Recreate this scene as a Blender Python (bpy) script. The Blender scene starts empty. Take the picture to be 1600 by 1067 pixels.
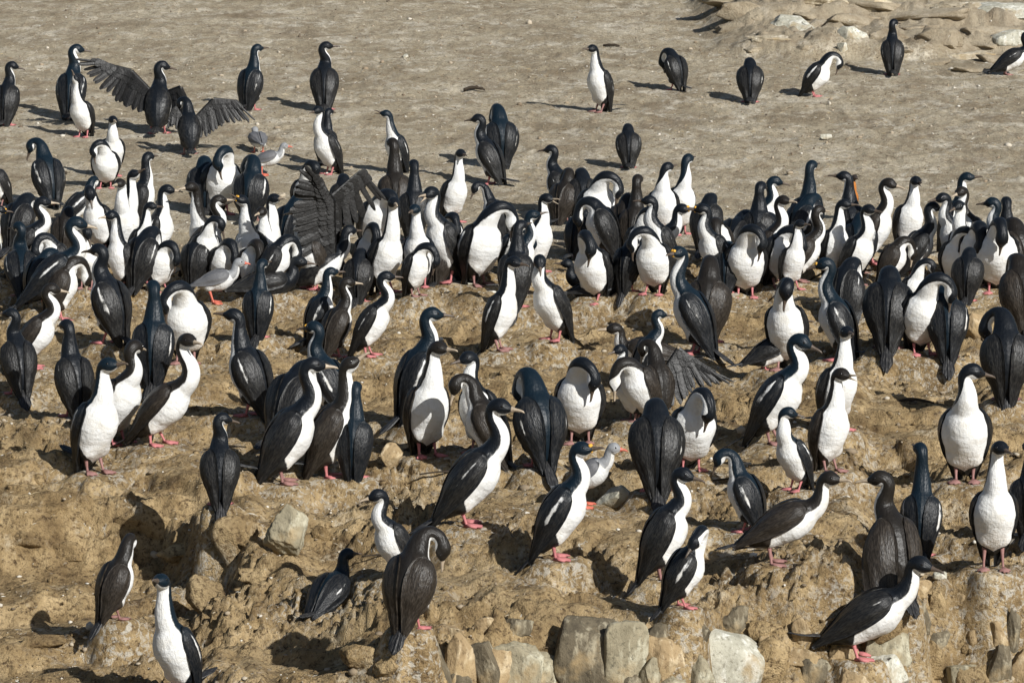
import bpy, math, random
import numpy as np
from mathutils import Vector
R = math.radians
# ------------------------------------------------------------------ camera, sky, sun, exposure
scene = bpy.context.scene
COL = scene.collection
ALPHA = R(4.0); TA = math.tan(ALPHA)          # mean slope of the ground, rising away from the boat
FPX = 6000.0                                  # focal length in photograph pixels (photo is 1600 wide)
PITCH = math.atan(1245.0 / FPX) - ALPHA
CAM = np.array([0.0, 0.0, 5.1 / math.cos(ALPHA) - 17 * TA])
cam_d = bpy.data.cameras.new('camera'); cam = bpy.data.objects.new('camera', cam_d); COL.objects.link(cam)
cam.location = CAM; cam.rotation_euler = (math.pi / 2 - PITCH, 0, 0)
cam_d.sensor_width = 36; cam_d.lens = FPX / 1600 * 36; cam_d.clip_start = 0.5; cam_d.clip_end = 3000
scene.camera = cam
SUN_AZ = R(-51)              # direction towards the sun, seen from above
SUN_EL = R(32)
world = bpy.data.worlds.new('World'); scene.world = world; world.use_nodes = True
wn = world.node_tree; sky = wn.nodes.new('ShaderNodeTexSky'); sky.sky_type = 'NISHITA'; sky.sun_disc = False
sky.sun_elevation = SUN_EL; sky.sun_rotation = math.pi / 2 - SUN_AZ
bg = wn.nodes['Background']; bg.inputs['Strength'].default_value = 0.055
wn.links.new(sky.outputs['Color'], bg.inputs['Color'])
sun_d = bpy.data.lights.new('sun', 'SUN'); sun_d.energy = 5.0; sun_d.angle = R(0.5); sun_d.color = (1, 0.985, 0.95)
sun = bpy.data.objects.new('sun', sun_d); COL.objects.link(sun)
sv = Vector((math.cos(SUN_EL) * math.cos(SUN_AZ), math.cos(SUN_EL) * math.sin(SUN_AZ), math.sin(SUN_EL)))
sun.rotation_euler = sv.to_track_quat('Z', 'Y').to_euler(); sun.location = (8, 5, 12)
vs = scene.view_settings; vs.view_transform = 'Standard'; vs.look = 'None'; vs.exposure = 0.2; vs.gamma = 1; vs.use_curve_mapping = False
# ------------------------------------------------------------------ pixel <-> world
Fv = np.array([0, math.cos(PITCH), -math.sin(PITCH)]); Uv = np.array([0, math.sin(PITCH), math.cos(PITCH)])
def ray(px, py):
    d = Fv + np.array([1.0, 0, 0]) * ((px - 800) / FPX) - Uv * ((py - 533.5) / FPX)
    return d / d[1]                            # per metre of y
def project(P):
    q = np.asarray(P, float) - CAM
    dep = q @ Fv
    return 800 + FPX * q[..., 0] / dep, 533.5 - FPX * (q @ Uv) / dep
def on_plane(px, py):
    d = ray(px, py)                            # CAMz + d.z*y = TA*(y-17)
    y = (CAM[2] + 17 * TA) / (TA - d[2])
    return CAM + d * y
# ------------------------------------------------------------------ noise
def _h(ix, iy, seed):
    h = (ix.astype(np.int64) * 374761393 + iy.astype(np.int64) * 668265263 + seed * 974711) & 0xffffffff
    h = ((h ^ (h >> 13)) * 1274126177) & 0xffffffff
    return (h ^ (h >> 16)) & 0xffff
_GA = np.arange(256) * (2 * np.pi / 256); _GX = np.cos(_GA); _GY = np.sin(_GA)
def gn(x, y, seed=0):
    ix = np.floor(x); iy = np.floor(y); fx = x - ix; fy = y - iy
    u = fx * fx * fx * (fx * (fx * 6 - 15) + 10); v = fy * fy * fy * (fy * (fy * 6 - 15) + 10)
    def g(a, b):
        k = _h(ix + a, iy + b, seed) & 255
        return _GX[k] * (fx - a) + _GY[k] * (fy - b)
    n0 = g(0, 0) * (1 - u) + g(1, 0) * u; n1 = g(0, 1) * (1 - u) + g(1, 1) * u
    return (n0 * (1 - v) + n1 * v) * 1.5
def billow(x, y, seed=0): return np.abs(gn(x, y, seed)) * 2 - 0.5
def sm(t): t = np.clip(t, 0, 1); return t * t * (3 - 2 * t)
# ------------------------------------------------------------------ terrain height
def _lip(pts):
    w = np.array([on_plane(*p)[:2] for p in pts]); o = np.argsort(w[:, 0]); return w[o, 0], w[o, 1]
LEDGES = [   # lip polyline in photo pixels, drop (m), run (m), lip wander, (x fade in px at left, right)
    (_lip([(560, 1120), (600, 1067), (650, 1008), (740, 988), (850, 972), (1000, 975), (1090, 972), (1130, 932), (1380, 926), (1450, 900), (1600, 893), (1800, 893), (2400, 880)]), .50, .26, .03, (560, 650, 3000, 3100)),
    (_lip([(-700, 790), (0, 795), (100, 788), (250, 786), (320, 815), (420, 868), (480, 890), (600, 900)]), .30, .28, .04, (-2000, -1900, 250, 700)),
    (_lip([(-700, 745), (0, 755), (80, 745), (150, 748), (230, 752), (300, 775), (400, 800)]), .085, .07, .03, (-2000, -1900, 290, 340)),
    (_lip([(380, 770), (430, 758), (540, 752), (600, 770)]), .07, .06, .02, (385, 430, 530, 600)),
    (_lip([(620, 895), (700, 905), (900, 900), (1000, 880), (1180, 905), (1300, 900)]), .06, .10, .06, (640, 720, 1150, 1250)),
    (_lip([(880, 480), (1000, 500), (1130, 480), (1200, 470)]), .05, .08, .05, (850, 900, 1150, 1250)),
    (_lip([(430, 500), (560, 575), (650, 570), (760, 500)]), .05, .08, .05, (450, 500, 720, 780)),
    (_lip([(1300, 600), (1400, 590), (1500, 585), (1580, 600)]), .06, .10, .05, (1320, 1370, 1480, 1560)),
    (_lip([(1330, 700), (1400, 690), (1500, 770), (1620, 775)]), .05, .09, .05, (1320, 1370, 1600, 1680)),
]
Y430 = on_plane(800, 440)[1]; Y380 = on_plane(800, 360)[1]
OUT_X0 = on_plane(1090, 70)[0]; OUT_X1 = on_plane(1200, 70)[0]; OUT_Y0 = on_plane(1300, 95)[1]
def _fadex(x, y, f):
    px = 800 + FPX * x / (y * 1.0 + 0.3)
    return sm((px - f[0]) / (f[1] - f[0] + 1e-6)) * (1 - sm((px - f[2]) / (f[3] - f[2] + 1e-6)))
def height(x, y, level=3):
    """level 1: large forms, 2: + lumps, 3: + fine crust"""
    x = np.asarray(x, float); y = np.asarray(y, float)
    z = TA * (y - 17)
    front = 1 - sm((y - Y430) / (Y380 - Y430))        # 1 in the lumpy front, 0 on the bare plain
    near = 1 - sm((y - 19.5) / 3.5)
    P = 1.15
    t = (y + .55 * gn(x * .55, y * .55, 3) + .2 * gn(x * 1.7, y * 1.7, 4)) / P
    fr = t - np.floor(t); z = z + front * 1.3 * P * TA * (sm(fr / .15) - fr)
    t = (y + .40 * gn(x * 1.2, y * 1.2, 5) + .10 * gn(x * 4, y * 4, 6)) / .44
    fr = t - np.floor(t); z = z + front * 1.9 * .44 * TA * (sm(fr / .16) - fr) * sm(.55 + 1.6 * gn(x * .9, y * .9, 9))
    z = z + .035 * gn(x * .35, y * .25, 7) * front + .02 * gn(x * .5, y * .35, 8) * (1 - front)
    for (lx, ly), drop, run, wan, fd in LEDGES:
        q = np.interp(x, lx, ly) + wan * (gn(x * 4, y * 4, 11) + .5 * gn(x * 9, y * 9, 12)) - y
        z = z - drop * sm(q / run * .75 + .12) * _fadex(x, y, fd)
    # rocky outcrop behind the plain, upper right of the photograph
    ox = sm((x - OUT_X0) / (OUT_X1 - OUT_X0)); oy = (y - OUT_Y0) + .8 * gn(x * .8, y * .8, 21)
    z = z + ox * (.16 * sm(oy / .5) + .16 * sm((oy - 1.6) / .5) + .18 * sm((oy - 3.2) / .5) + .06 * np.clip(oy - 3, 0, 12))
    z = z + .08 * np.clip(y - 47, 0, 400) * .5
    if level >= 2:
        a = front
        z = z + a * (.028 * billow(x * 2.0, y * 2.0, 31) + .022 * billow(x * 4.6 + 3, y * 4.6, 32)) + (1 - a) * (.010 * gn(x * 1.5, y * 1.5, 33) + .006 * gn(x * 5, y * 4, 34))
    if level >= 3:
        r = np.clip(.50 + 1.5 * gn(x * 1.0, y * 1.3, 40), .07, 1.3)
        z = z + (front * (.55 + .65 * near)) * r * (.030 * billow(x * 8, y * 8, 35) + .020 * billow(x * 19, y * 19, 36) + .011 * gn(x * 42, y * 42, 37)) \
              - front * r * (.036 * sm((gn(x * 5.5, y * 5.5, 43) - .46) / .12) + .028 * sm((gn(x * 13, y * 13, 44) - .38) / .15)) \
              + (1 - front) * (.011 * gn(x * 7, y * 4, 38) + .012 * np.clip(gn(x * 18, y * 10, 39) - .1, -.1, 1) + .010 * sm((gn(x * 9, y * 5, 45) - .35) / .2)) \
              + ox * sm(oy / .4) * (.05 * billow(x * 3, y * 3, 41) + .03 * billow(x * 8, y * 8, 42))
    return z
_YS = np.concatenate([np.linspace(14.5, 30, 420), np.linspace(30.05, 60, 260)])
def ground_at(px, py, up=0.0):
    d = ray(px, py); X = d[0] * _YS; Z = CAM[2] + d[2] * _YS
    df = Z - height(X, _YS, 2) - up
    k = int(np.argmax(df < 0))
    if k == 0: return on_plane(px, py)
    t = df[k - 1] / (df[k - 1] - df[k]); y = _YS[k - 1] + t * (_YS[k] - _YS[k - 1])
    return np.array([d[0] * y, y, float(height(np.array([d[0] * y]), np.array([y]), 2)[0]) + up])
# ------------------------------------------------------------------ mesh helper
def mesh(name, V, F, mats=(), attrs=None, uv=None, smooth=True, midx=None):
    me = bpy.data.meshes.new(name)
    V = np.asarray(V, np.float32)
    if isinstance(F, np.ndarray):
        n, k = F.shape
        me.vertices.add(len(V)); me.vertices.foreach_set('co', V.ravel())
        me.loops.add(n * k); me.loops.foreach_set('vertex_index', F.astype(np.int32).ravel())
        me.polygons.add(n); me.polygons.foreach_set('loop_start', np.arange(0, n * k, k, dtype=np.int32))
        me.update(calc_edges=True)
    else:
        me.from_pydata(V.tolist(), [], F)
    for m in mats: me.materials.append(m)
    if smooth: me.polygons.foreach_set('use_smooth', np.ones(len(me.polygons), bool))
    if midx is not None: me.polygons.foreach_set('material_index', np.asarray(midx, np.int32))
    if attrs:
        for k, a in attrs.items():
            at = me.attributes.new(k, 'FLOAT', 'POINT'); at.data.foreach_set('value', np.asarray(a, np.float32))
    if uv is not None:
        l = me.uv_layers.new(name='UVMap'); vi = np.empty(len(me.loops), np.int32); me.loops.foreach_get('vertex_index', vi)
        l.data.foreach_set('uv', np.asarray(uv, np.float32)[vi].ravel())
    me.validate(); me.update()
    return me
def put(name, me, parent=None, loc=None):
    o = bpy.data.objects.new(name, me); COL.objects.link(o)
    if parent: o.parent = parent
    if loc is not None: o.location = loc
    return o
def tag(o, label, cat, group=None, kind=None):
    if label: o['label'] = label
    if cat: o['category'] = cat
    if group: o['group'] = group
    if kind: o['kind'] = kind
    return o
def grid_faces(nr, nc, wrap=False, off=0):
    i = np.arange(nr - 1)[:, None]; j = np.arange(nc if wrap else nc - 1)[None, :]; j2 = (j + 1) % nc
    f = np.stack([i * nc + j, i * nc + j2, (i + 1) * nc + j2, (i + 1) * nc + j], -1).reshape(-1, 4)
    return f + off
# ------------------------------------------------------------------ materials
def newmat(name):
    m = bpy.data.materials.new(name); m.use_nodes = True; nt = m.node_tree
    b = nt.nodes['Principled BSDF']
    return m, nt, b
class NB:
    def __init__(s, nt): s.nt = nt
    def n(s, t, **kw):
        x = s.nt.nodes.new(t)
        for k, v in kw.items():
            if k.startswith('i_'):
                key = k[2:]; key = int(key) if key.isdigit() else key.replace('_', ' ')
                x.inputs[key].default_value = v
            else: setattr(x, k, v)
        return x
    def l(s, a, b): s.nt.links.new(a, b)
    def noise(s, vec, scale, detail=3, rough=.55, dist=0):
        x = s.n('ShaderNodeTexNoise'); x.inputs['Scale'].default_value = scale; x.inputs['Detail'].default_value = detail
        x.inputs['Roughness'].default_value = rough; x.inputs['Distortion'].default_value = dist
        if vec is not None: s.l(vec, x.inputs['Vector'])
        return x.outputs['Fac']
    def ramp(s, fac, *stops):
        x = s.n('ShaderNodeValToRGB'); e = x.color_ramp.elements
        while len(e) < len(stops): e.new(.5)
        for el, (p, c) in zip(e, stops):
            el.position = p; el.color = (*c, 1) if len(c) == 3 else c
        s.l(fac, x.inputs['Fac']); return x.outputs['Color']
    def mix(s, fac, a, b, mode='MIX'):
        x = s.n('ShaderNodeMix', data_type='RGBA', blend_type=mode)
        for sock, v in ((x.inputs[0], fac), (x.inputs[6], a), (x.inputs[7], b)):
            if hasattr(v, 'links'): s.l(v, sock)
            else: sock.default_value = v if not isinstance(v, tuple) else ((*v, 1) if len(v) == 3 else v)
        return x.outputs[2]
    def math(s, op, a, b=0.0, clamp=False):
        x = s.n('ShaderNodeMath', operation=op, use_clamp=clamp)
        for sock, v in ((x.inputs[0], a), (x.inputs[1], b)):
            if hasattr(v, 'links'): s.l(v, sock)
            else: sock.default_value = v
        return x.outputs[0]
    def mapr(s, v, a, b, c=0.0, d=1.0):
        x = s.n('ShaderNodeMapRange'); s.l(v, x.inputs[0])
        for i, q in enumerate((a, b, c, d)): x.inputs[i + 1].default_value = q
        return x.outputs[0]
    def attr(s, name): return s.n('ShaderNodeAttribute', attribute_name=name).outputs['Fac']
    def bump(s, h, b, strength=.5, dist=.01, prev=None):
        x = s.n('ShaderNodeBump'); x.inputs['Strength'].default_value = strength; x.inputs['Distance'].default_value = dist
        s.l(h, x.inputs['Height'])
        if prev is not None: s.l(prev, x.inputs['Normal'])
        if b is not None: s.l(x.outputs[0], b.inputs['Normal'])
        return x.outputs[0]
    def mapping(s, vec, scale):
        x = s.n('ShaderNodeMapping'); x.inputs['Scale'].default_value = scale; s.l(vec, x.inputs['Vector']); return x.outputs[0]
def plumage(name, dark, gloss, white=(.73, .73, .715), edge=(.034, .033, .031), scaly=1.0):
    m, nt, b = newmat(name); q = NB(nt)
    co = q.n('ShaderNodeTexCoord'); ob = co.outputs['Object']; uv = co.outputs['UV']
    sx = q.n('ShaderNodeSeparateXYZ'); q.l(uv, sx.inputs[0]); uv_u = sx.outputs[0]
    w = q.attr('white'); n = q.math('ADD', q.math('MULTIPLY', q.noise(ob, 70, 4, .7), .55), q.math('MULTIPLY', q.noise(q.mapping(uv, (9, 40, 1)), 1.0, 3, .7), .45))
    t = q.math('ADD', w, q.math('MULTIPLY', q.math('SUBTRACT', n, .5), .30))
    fac = q.mapr(t, -.035, .05)
    barbs = q.noise(q.mapping(uv, (7, 46, 1)), 1.0, 3, .6)
    vor = q.n('ShaderNodeTexVoronoi'); vor.inputs['Scale'].default_value = 1.0; q.l(q.mapping(uv, (17, 30, 1)), vor.inputs['Vector'])
    scal = vor.outputs['Distance']
    dk = q.mix(q.mapr(barbs, .52, .74), dark, edge)
    dk = q.mix(q.math('MULTIPLY', q.mapr(scal, .45, .80), .5 * scaly), dk, edge)
    dk = q.mix(q.mapr(q.noise(ob, 13, 4, .65), .55, .75, 0, .5), dk, edge)
    dk = q.mix(q.math('MULTIPLY', q.attr('blue'), .9), dk, gloss)
    wh = q.mix(q.mapr(q.noise(ob, 9, 4, .65), .45, .80), white, (white[0] * .80, white[1] * .75, white[2] * .66))
    stain = q.math('MULTIPLY', q.mapr(uv_u, .55, .12), q.mapr(q.noise(ob, 14, 4, .7), .40, .66))
    wh = q.mix(q.math('MULTIPLY', stain, .85), wh, (white[0] * .56, white[1] * .44, white[2] * .30))
    c = q.mix(fac, dk, wh)
    q.l(c, b.inputs['Base Color'])
    q.l(q.math('ADD', q.mapr(fac, 0, 1, .40, .75), q.math('MULTIPLY', q.math('SUBTRACT', n, .5), .30)), b.inputs['Roughness'])
    q.l(q.mapr(fac, 0, 1, .26, .10), b.inputs['Specular IOR Level'])
    hb = q.math('ADD', q.math('MULTIPLY', barbs, .7), q.math('MULTIPLY', q.noise(ob, 34, 5, .72), 1.1))
    hb = q.math('ADD', hb, q.math('MULTIPLY', q.math('MULTIPLY', fac, 1.1), q.noise(q.mapping(uv, (13, 9, 1)), 1.0, 4, .7)))
    hb = q.math('SUBTRACT', hb, q.math('MULTIPLY', scal, q.mapr(fac, 0, 1, .8 * scaly, .25 * scaly)))
    bp = q.n('ShaderNodeBump'); bp.inputs['Distance'].default_value = .007; q.l(hb, bp.inputs['Height']); q.l(q.mapr(fac, 0, 1, .34, .66), bp.inputs['Strength']); q.l(bp.outputs[0], b.inputs['Normal'])
    return m
def simple(name, col, rough=.6, spec=.3, var=.25, scale=30, bump=.3):
    m, nt, b = newmat(name); q = NB(nt); ob = q.n('ShaderNodeTexCoord').outputs['Object']
    n = q.noise(ob, scale, 4, .6)
    c = q.mix(q.mapr(n, .3, .7), tuple(x * (1 - var) for x in col), tuple(x * (1 + var) for x in col))
    q.l(c, b.inputs['Base Color']); b.inputs['Roughness'].default_value = rough; b.inputs['Specular IOR Level'].default_value = spec
    q.bump(n, b, bump, .004); return m
M_AD = plumage('plumage_adult', (.005, .0065, .009), (.004, .0115, .019))
M_NE = plumage('plumage_black', (.007, .0072, .008), (.005, .007, .010), edge=(.040, .038, .034))
M_JU = plumage('plumage_young', (.017, .0135, .0105), (.013, .011, .009), edge=(.062, .051, .040))
M_TAIL = plumage('tail_feathers', (.02, .02, .021), (.02, .02, .02), edge=(.10, .095, .088), scaly=0.0)
M_PINK = simple('foot_skin_pink', (.46, .165, .165), .6, .3, .18, 60)
M_DULL = simple('foot_skin_dull', (.27, .14, .125), .6, .3, .2, 60)
M_BILL = simple('bill_dark', (.085, .062, .045), .45, .5, .25, 60)
M_BILLP = simple('bill_pale', (.36, .29, .21), .45, .5, .2, 60)
M_YEL = simple('caruncle_yellow', (.62, .33, .045), .6, .3, .2, 120)
M_EYE = simple('eye_dark', (.01, .008, .008), .12, .6, .1)
M_WING = plumage('flight_feathers', (.006, .0057, .0055), (.02, .02, .02), edge=(.018, .0165, .015), scaly=0.0)
M_GW = plumage('gull_plumage', (.115, .115, .12), (.27, .275, .28), (.62, .62, .61), (.16, .16, .165))
M_RED = simple('gull_red', (.52, .13, .085), .5, .4, .15)
M_OR = plumage('orange_breast', (.03, .022, .018), (.05, .03, .02), (.42, .16, .04))
# ------------------------------------------------------------------ birds
NF = 260
def P(pitch, neck, head, L=.17, psi=None, hpsi=0, clr=.034, curve=1.0):
    return dict(pitch=pitch, neck=neck, head=head, L=L, psi=psi, hpsi=hpsi, clr=clr, curve=curve)
POSES = {
    'erect': P(63, [68, 84, 92], -4, .165), 'tall': P(70, [74, 87, 92], -2, .215), 'up': P(74, [78, 88, 92], 0, .17),
    's': P(52, [38, 92, 132, 92], -6, .195), 'sup': P(65, [50, 88, 120, 92], -8, .185), 'lean': P(33, [40, 76, 94], -3, .165), 'walk': P(44, [48, 78, 92], 0, .175),
    'pf': P(71, [62, 42, -12, -70], -104, .235, [0, 5, 10, 15], 20), 'ps': P(70, [60, 48, -12, -66], -94, .235, [0, 20, 58, 80], 92),
    'pb': P(62, [64, 60, 0, -44], -48, .24, [0, 50, 120, 150], 160), 'hunch': P(67, [48, 8, -55, -80], -95, .20, [0, 5, 10, 15], 20),
    'bow': P(66, [66, 78, 50, 0], -72, .19, [0, 10, 25, 40], 60),
    'sit': P(9, [34, 86, 98], -2, .135, clr=-.035), 'sky': P(68, [72, 86, 92], 42, .18),
    'gull': P(16, [42, 78, 92], -6, .085, clr=.085, curve=.8), 'gullrest': P(12, [40, 80, 95], -10, .05, clr=.05, curve=.8),
}
BODY_U = np.array([0, .08, .2, .35, .5, .65, .8, .92, 1.0])
BODY_A = np.array([.018, .040, .068, .092, .106, .111, .103, .085, .064])
BODY_D = np.array([.014, .032, .052, .069, .079, .082, .077, .066, .052])
BODY_V = np.array([.016, .038, .068, .093, .107, .112, .106, .088, .062])
def box(a, w):
    if w < 2: return a
    k = np.ones(w) / w; p = w // 2
    b = np.concatenate([np.full(p, a[0]), a, np.full(w - 1 - p, a[-1])])
    return np.convolve(b, k, 'valid')
class Spine:
    def __init__(s, po, side=1, gull=False, fat=1.06):
        Lb = .24 if gull else .345; L = po['L']; Lh = .058 if gull else .088
        s.Lb, s.L, s.Lh = Lb, L, Lh; tot = Lb + L + Lh
        S = np.linspace(0, tot, NF); ds = tot / (NF - 1)
        nk = po['neck']; n = len(nk); c = po['curve']
        ks = [0, Lb * .35, Lb * .7, Lb * .96] + [Lb + L * (.12 + .80 * i / (n - 1)) for i in range(n)] + [Lb + L + Lh * .22, tot]
        kp = [po['pitch'] + 7 * c, po['pitch'] + 3 * c, po['pitch'] - 2 * c, po['pitch'] - 5 * c] + list(nk) + [po['head']] * 2
        ps = po['psi'] or [po['hpsi'] * f for f in np.linspace(.08, .72, n)]
        kq = [0, 0, 0, 0] + [q * side for q in ps] + [po['hpsi'] * side] * 2
        w = max(3, int(.042 / ds))
        ph = np.radians(box(box(np.interp(S, ks, kp), w), w)); qs = np.radians(box(box(np.interp(S, ks, kq), w), w))
        T = np.stack([np.cos(ph) * np.cos(qs), np.cos(ph) * np.sin(qs), np.sin(ph)], 1)
        D = np.stack([-np.sin(ph) * np.cos(qs), -np.sin(ph) * np.sin(qs), np.cos(ph)], 1)
        C = np.concatenate([[[0, 0, 0]], np.cumsum((T[1:] + T[:-1]) * .5 * ds, 0)])
        s.S, s.T, s.D, s.B, s.C = S, T, D, np.cross(D, T), C
        g = .72 if gull else 1.0
        kb = BODY_U * Lb; hs = Lb + L
        kx = np.concatenate([kb, hs - L * np.array([.80, .55, .28, .05]) , hs + np.array([.012, .028, .042, .056, .068, .076]) * (Lh / .076)])
        na, nb = (.030, .028) if gull else (.0355, .0335)
        A = np.concatenate([BODY_A * g, [.053 * (g + .06), .046 * (g + .03), na, na - .002], np.array([.0385, .0405, .0385, .031, .020, .012]) * (.85 if gull else 1)])
        Dd = np.concatenate([BODY_D * g, [.045 * (g + .06), .039 * (g + .03), nb, nb - .001], np.array([.039, .0415, .0375, .027, .015, .009]) * (.88 if gull else 1)])
        V = np.concatenate([BODY_V * g, [.053 * (g + .06), .045 * (g + .03), nb + .001, nb - .002], np.array([.035, .036, .034, .027, .018, .011]) * (.85 if gull else 1)])
        o = np.argsort(kx); w2 = max(3, int(.014 / ds))
        s.a, s.rd, s.rv = (box(np.interp(S, kx[o], q[o]), w2) for q in (A, Dd, V))
        fz = 1 + (fat - 1) * np.clip(1.25 - np.abs(S / Lb - .6) * 1.3, 0, 1); s.a = s.a * fz; s.rd = s.rd * fz; s.rv = s.rv * fz
    def at(s, sv):
        sv = np.atleast_1d(np.asarray(sv, float)); k = np.clip(sv, 0, s.S[-1])
        f = lambda Q: np.stack([np.interp(k, s.S, Q[:, i]) for i in range(3)], 1)
        C = f(s.C) + np.minimum(sv, 0)[:, None] * s.T[0]
        return C, f(s.T), f(s.D), f(s.B), np.interp(k, s.S, s.a), np.interp(k, s.S, s.rd), np.interp(k, s.S, s.rv)
VW_U = np.array([-.2, .04, .10, .2, .35, .5, .8, 1.0]); VW_B = np.array([-40, -30, 8, 42, 76, 92, 96, 92])
NTH = 24
def body_mesh(sp, rng, gull=False, cheek=0.0, orange=False, shadeneck=1.0):
    Lb, L, Lh = sp.Lb, sp.L, sp.Lh
    sv = np.concatenate([np.linspace(0, Lb, 25)[:-1], np.linspace(Lb, Lb + L, 23)[:-1], Lb + L + Lh * np.array([0, .1, .2, .3, .4, .5, .6, .7, .8, .9, 1.0])])
    C, T, D, B, a, rd, rv = sp.at(sv)
    th = np.arange(NTH) * 2 * np.pi / NTH
    ct, st = np.cos(th), np.sin(th)
    r = np.where(ct[None] > 0, rd[:, None], rv[:, None])
    u = sv / Lb
    thigh = np.exp(-((u - .24) / .11) ** 2)[:, None] * (np.exp(-((np.degrees(th) - 128) / 24) ** 2) + np.exp(-((np.degrees(th) - 232) / 24) ** 2))[None] * .024
    keel = 1 + .05 * np.exp(-((u - .72) / .16) ** 2)[:, None] * np.maximum(-ct, 0)[None]
    n1 = rng.uniform(-1, 1, 4)
    wob = 1 + (.014 * np.sin(3 * th[None] + u[:, None] * 5 + n1[0] * 3) + .010 * np.sin(5 * th[None] - u[:, None] * 9 + n1[1] * 3) + .035 * gn(u[:, None] * 3.2 + n1[2] * 9, np.sin(th)[None] * 2.2 + n1[3] * 5, 5) + .030 * gn(u[:, None] * 7 + np.cos(th)[None] * 3 + n1[0] * 7, np.sin(th)[None] * 5.5, 6)) * np.clip(1.9 - u, .35, 1)[:, None]
    off = (a[:, None, None] * st[None, :, None] * B[:, None, :] + (r * ct[None])[:, :, None] * D[:, None, :])
    dirn = off / (np.linalg.norm(off, axis=2, keepdims=True) + 1e-9)
    V = C[:, None, :] + off * (wob * keel)[:, :, None] + dirn * thigh[:, :, None]
    nr = len(sv); F = grid_faces(nr, NTH, True)
    V = V.reshape(-1, 3)
    V = np.concatenate([V, C[:1], C[-1:] + T[-1:] * .004]); i0, i1 = len(V) - 2, len(V) - 1
    faces = F.tolist() + [[i0, (j + 1) % NTH, j] for j in range(NTH)] + [[i1, (nr - 1) * NTH + j, (nr - 1) * NTH + (j + 1) % NTH] for j in range(NTH)]
    v = 180 - np.abs(np.degrees(th) - 0 - np.where(np.degrees(th) > 180, 360, 0)); v = 180 - np.abs(((np.degrees(th) + 180) % 360) - 180)
    tn = np.clip((sv - Lb) / L, 0, 1); hh = np.clip((sv - Lb - L) / Lh, 0, 1)
    if gull:
        vw = np.where(u < 1, np.interp(u, [0, .1, .5, 1], [200, 120, 125, 150]), 60)
        blue = np.where(u > .9, 1.0, 0.0)[:, None] * np.ones(NTH)[None]
    elif orange:
        vw = np.where(u < 1, np.interp(u, [0, .2, .5, 1], [60, 100, 120, 130]), np.interp(tn, [0, .6, .8], [130, 120, -40])); blue = np.zeros((nr, NTH))
    else:
        vw = np.where(u < 1, np.interp(u, VW_U, VW_B), np.where(hh <= 0, np.interp(tn, [0, .35, .8, 1], [90, 76 + cheek * .3, 70 + cheek * .8, 72 + cheek]),
             np.interp(hh, [0, .25, .45, .65, .8, 1], [76 + cheek, 72 + cheek, 52 + cheek * .5, 34, 24, 18])))
        blue = np.maximum(np.clip((u - .75) / .25, 0, 1)[:, None] * np.ones(NTH)[None], (np.clip((v - 138) / 25, 0, 1)[None] * np.ones(nr)[:, None]))  # neck gloss, plus blue light on back and rump put into the colour
    w = (vw[:, None] - v[None]) / 60.0
    pad = lambda q: np.concatenate([q.reshape(-1), q[0, :1], q[-1, :1]])
    uv = np.stack([np.repeat(u, NTH), np.tile(th / (2 * np.pi), nr)], 1); uv = np.concatenate([uv, [[0, .5], [u[-1], .5]]])
    return V, faces, dict(white=pad(w), blue=pad(blue)), uv
WU = np.array([-.21, -.13, 0, .2, .4, .6, .78, .88, .94, .97])
WT = np.array([24, 18, 12, 8, 7, 8, 13, 22, 36, 52]); WB_ = np.array([44, 62, 86, 99, 103, 104, 102, 96, 84, 70])
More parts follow.
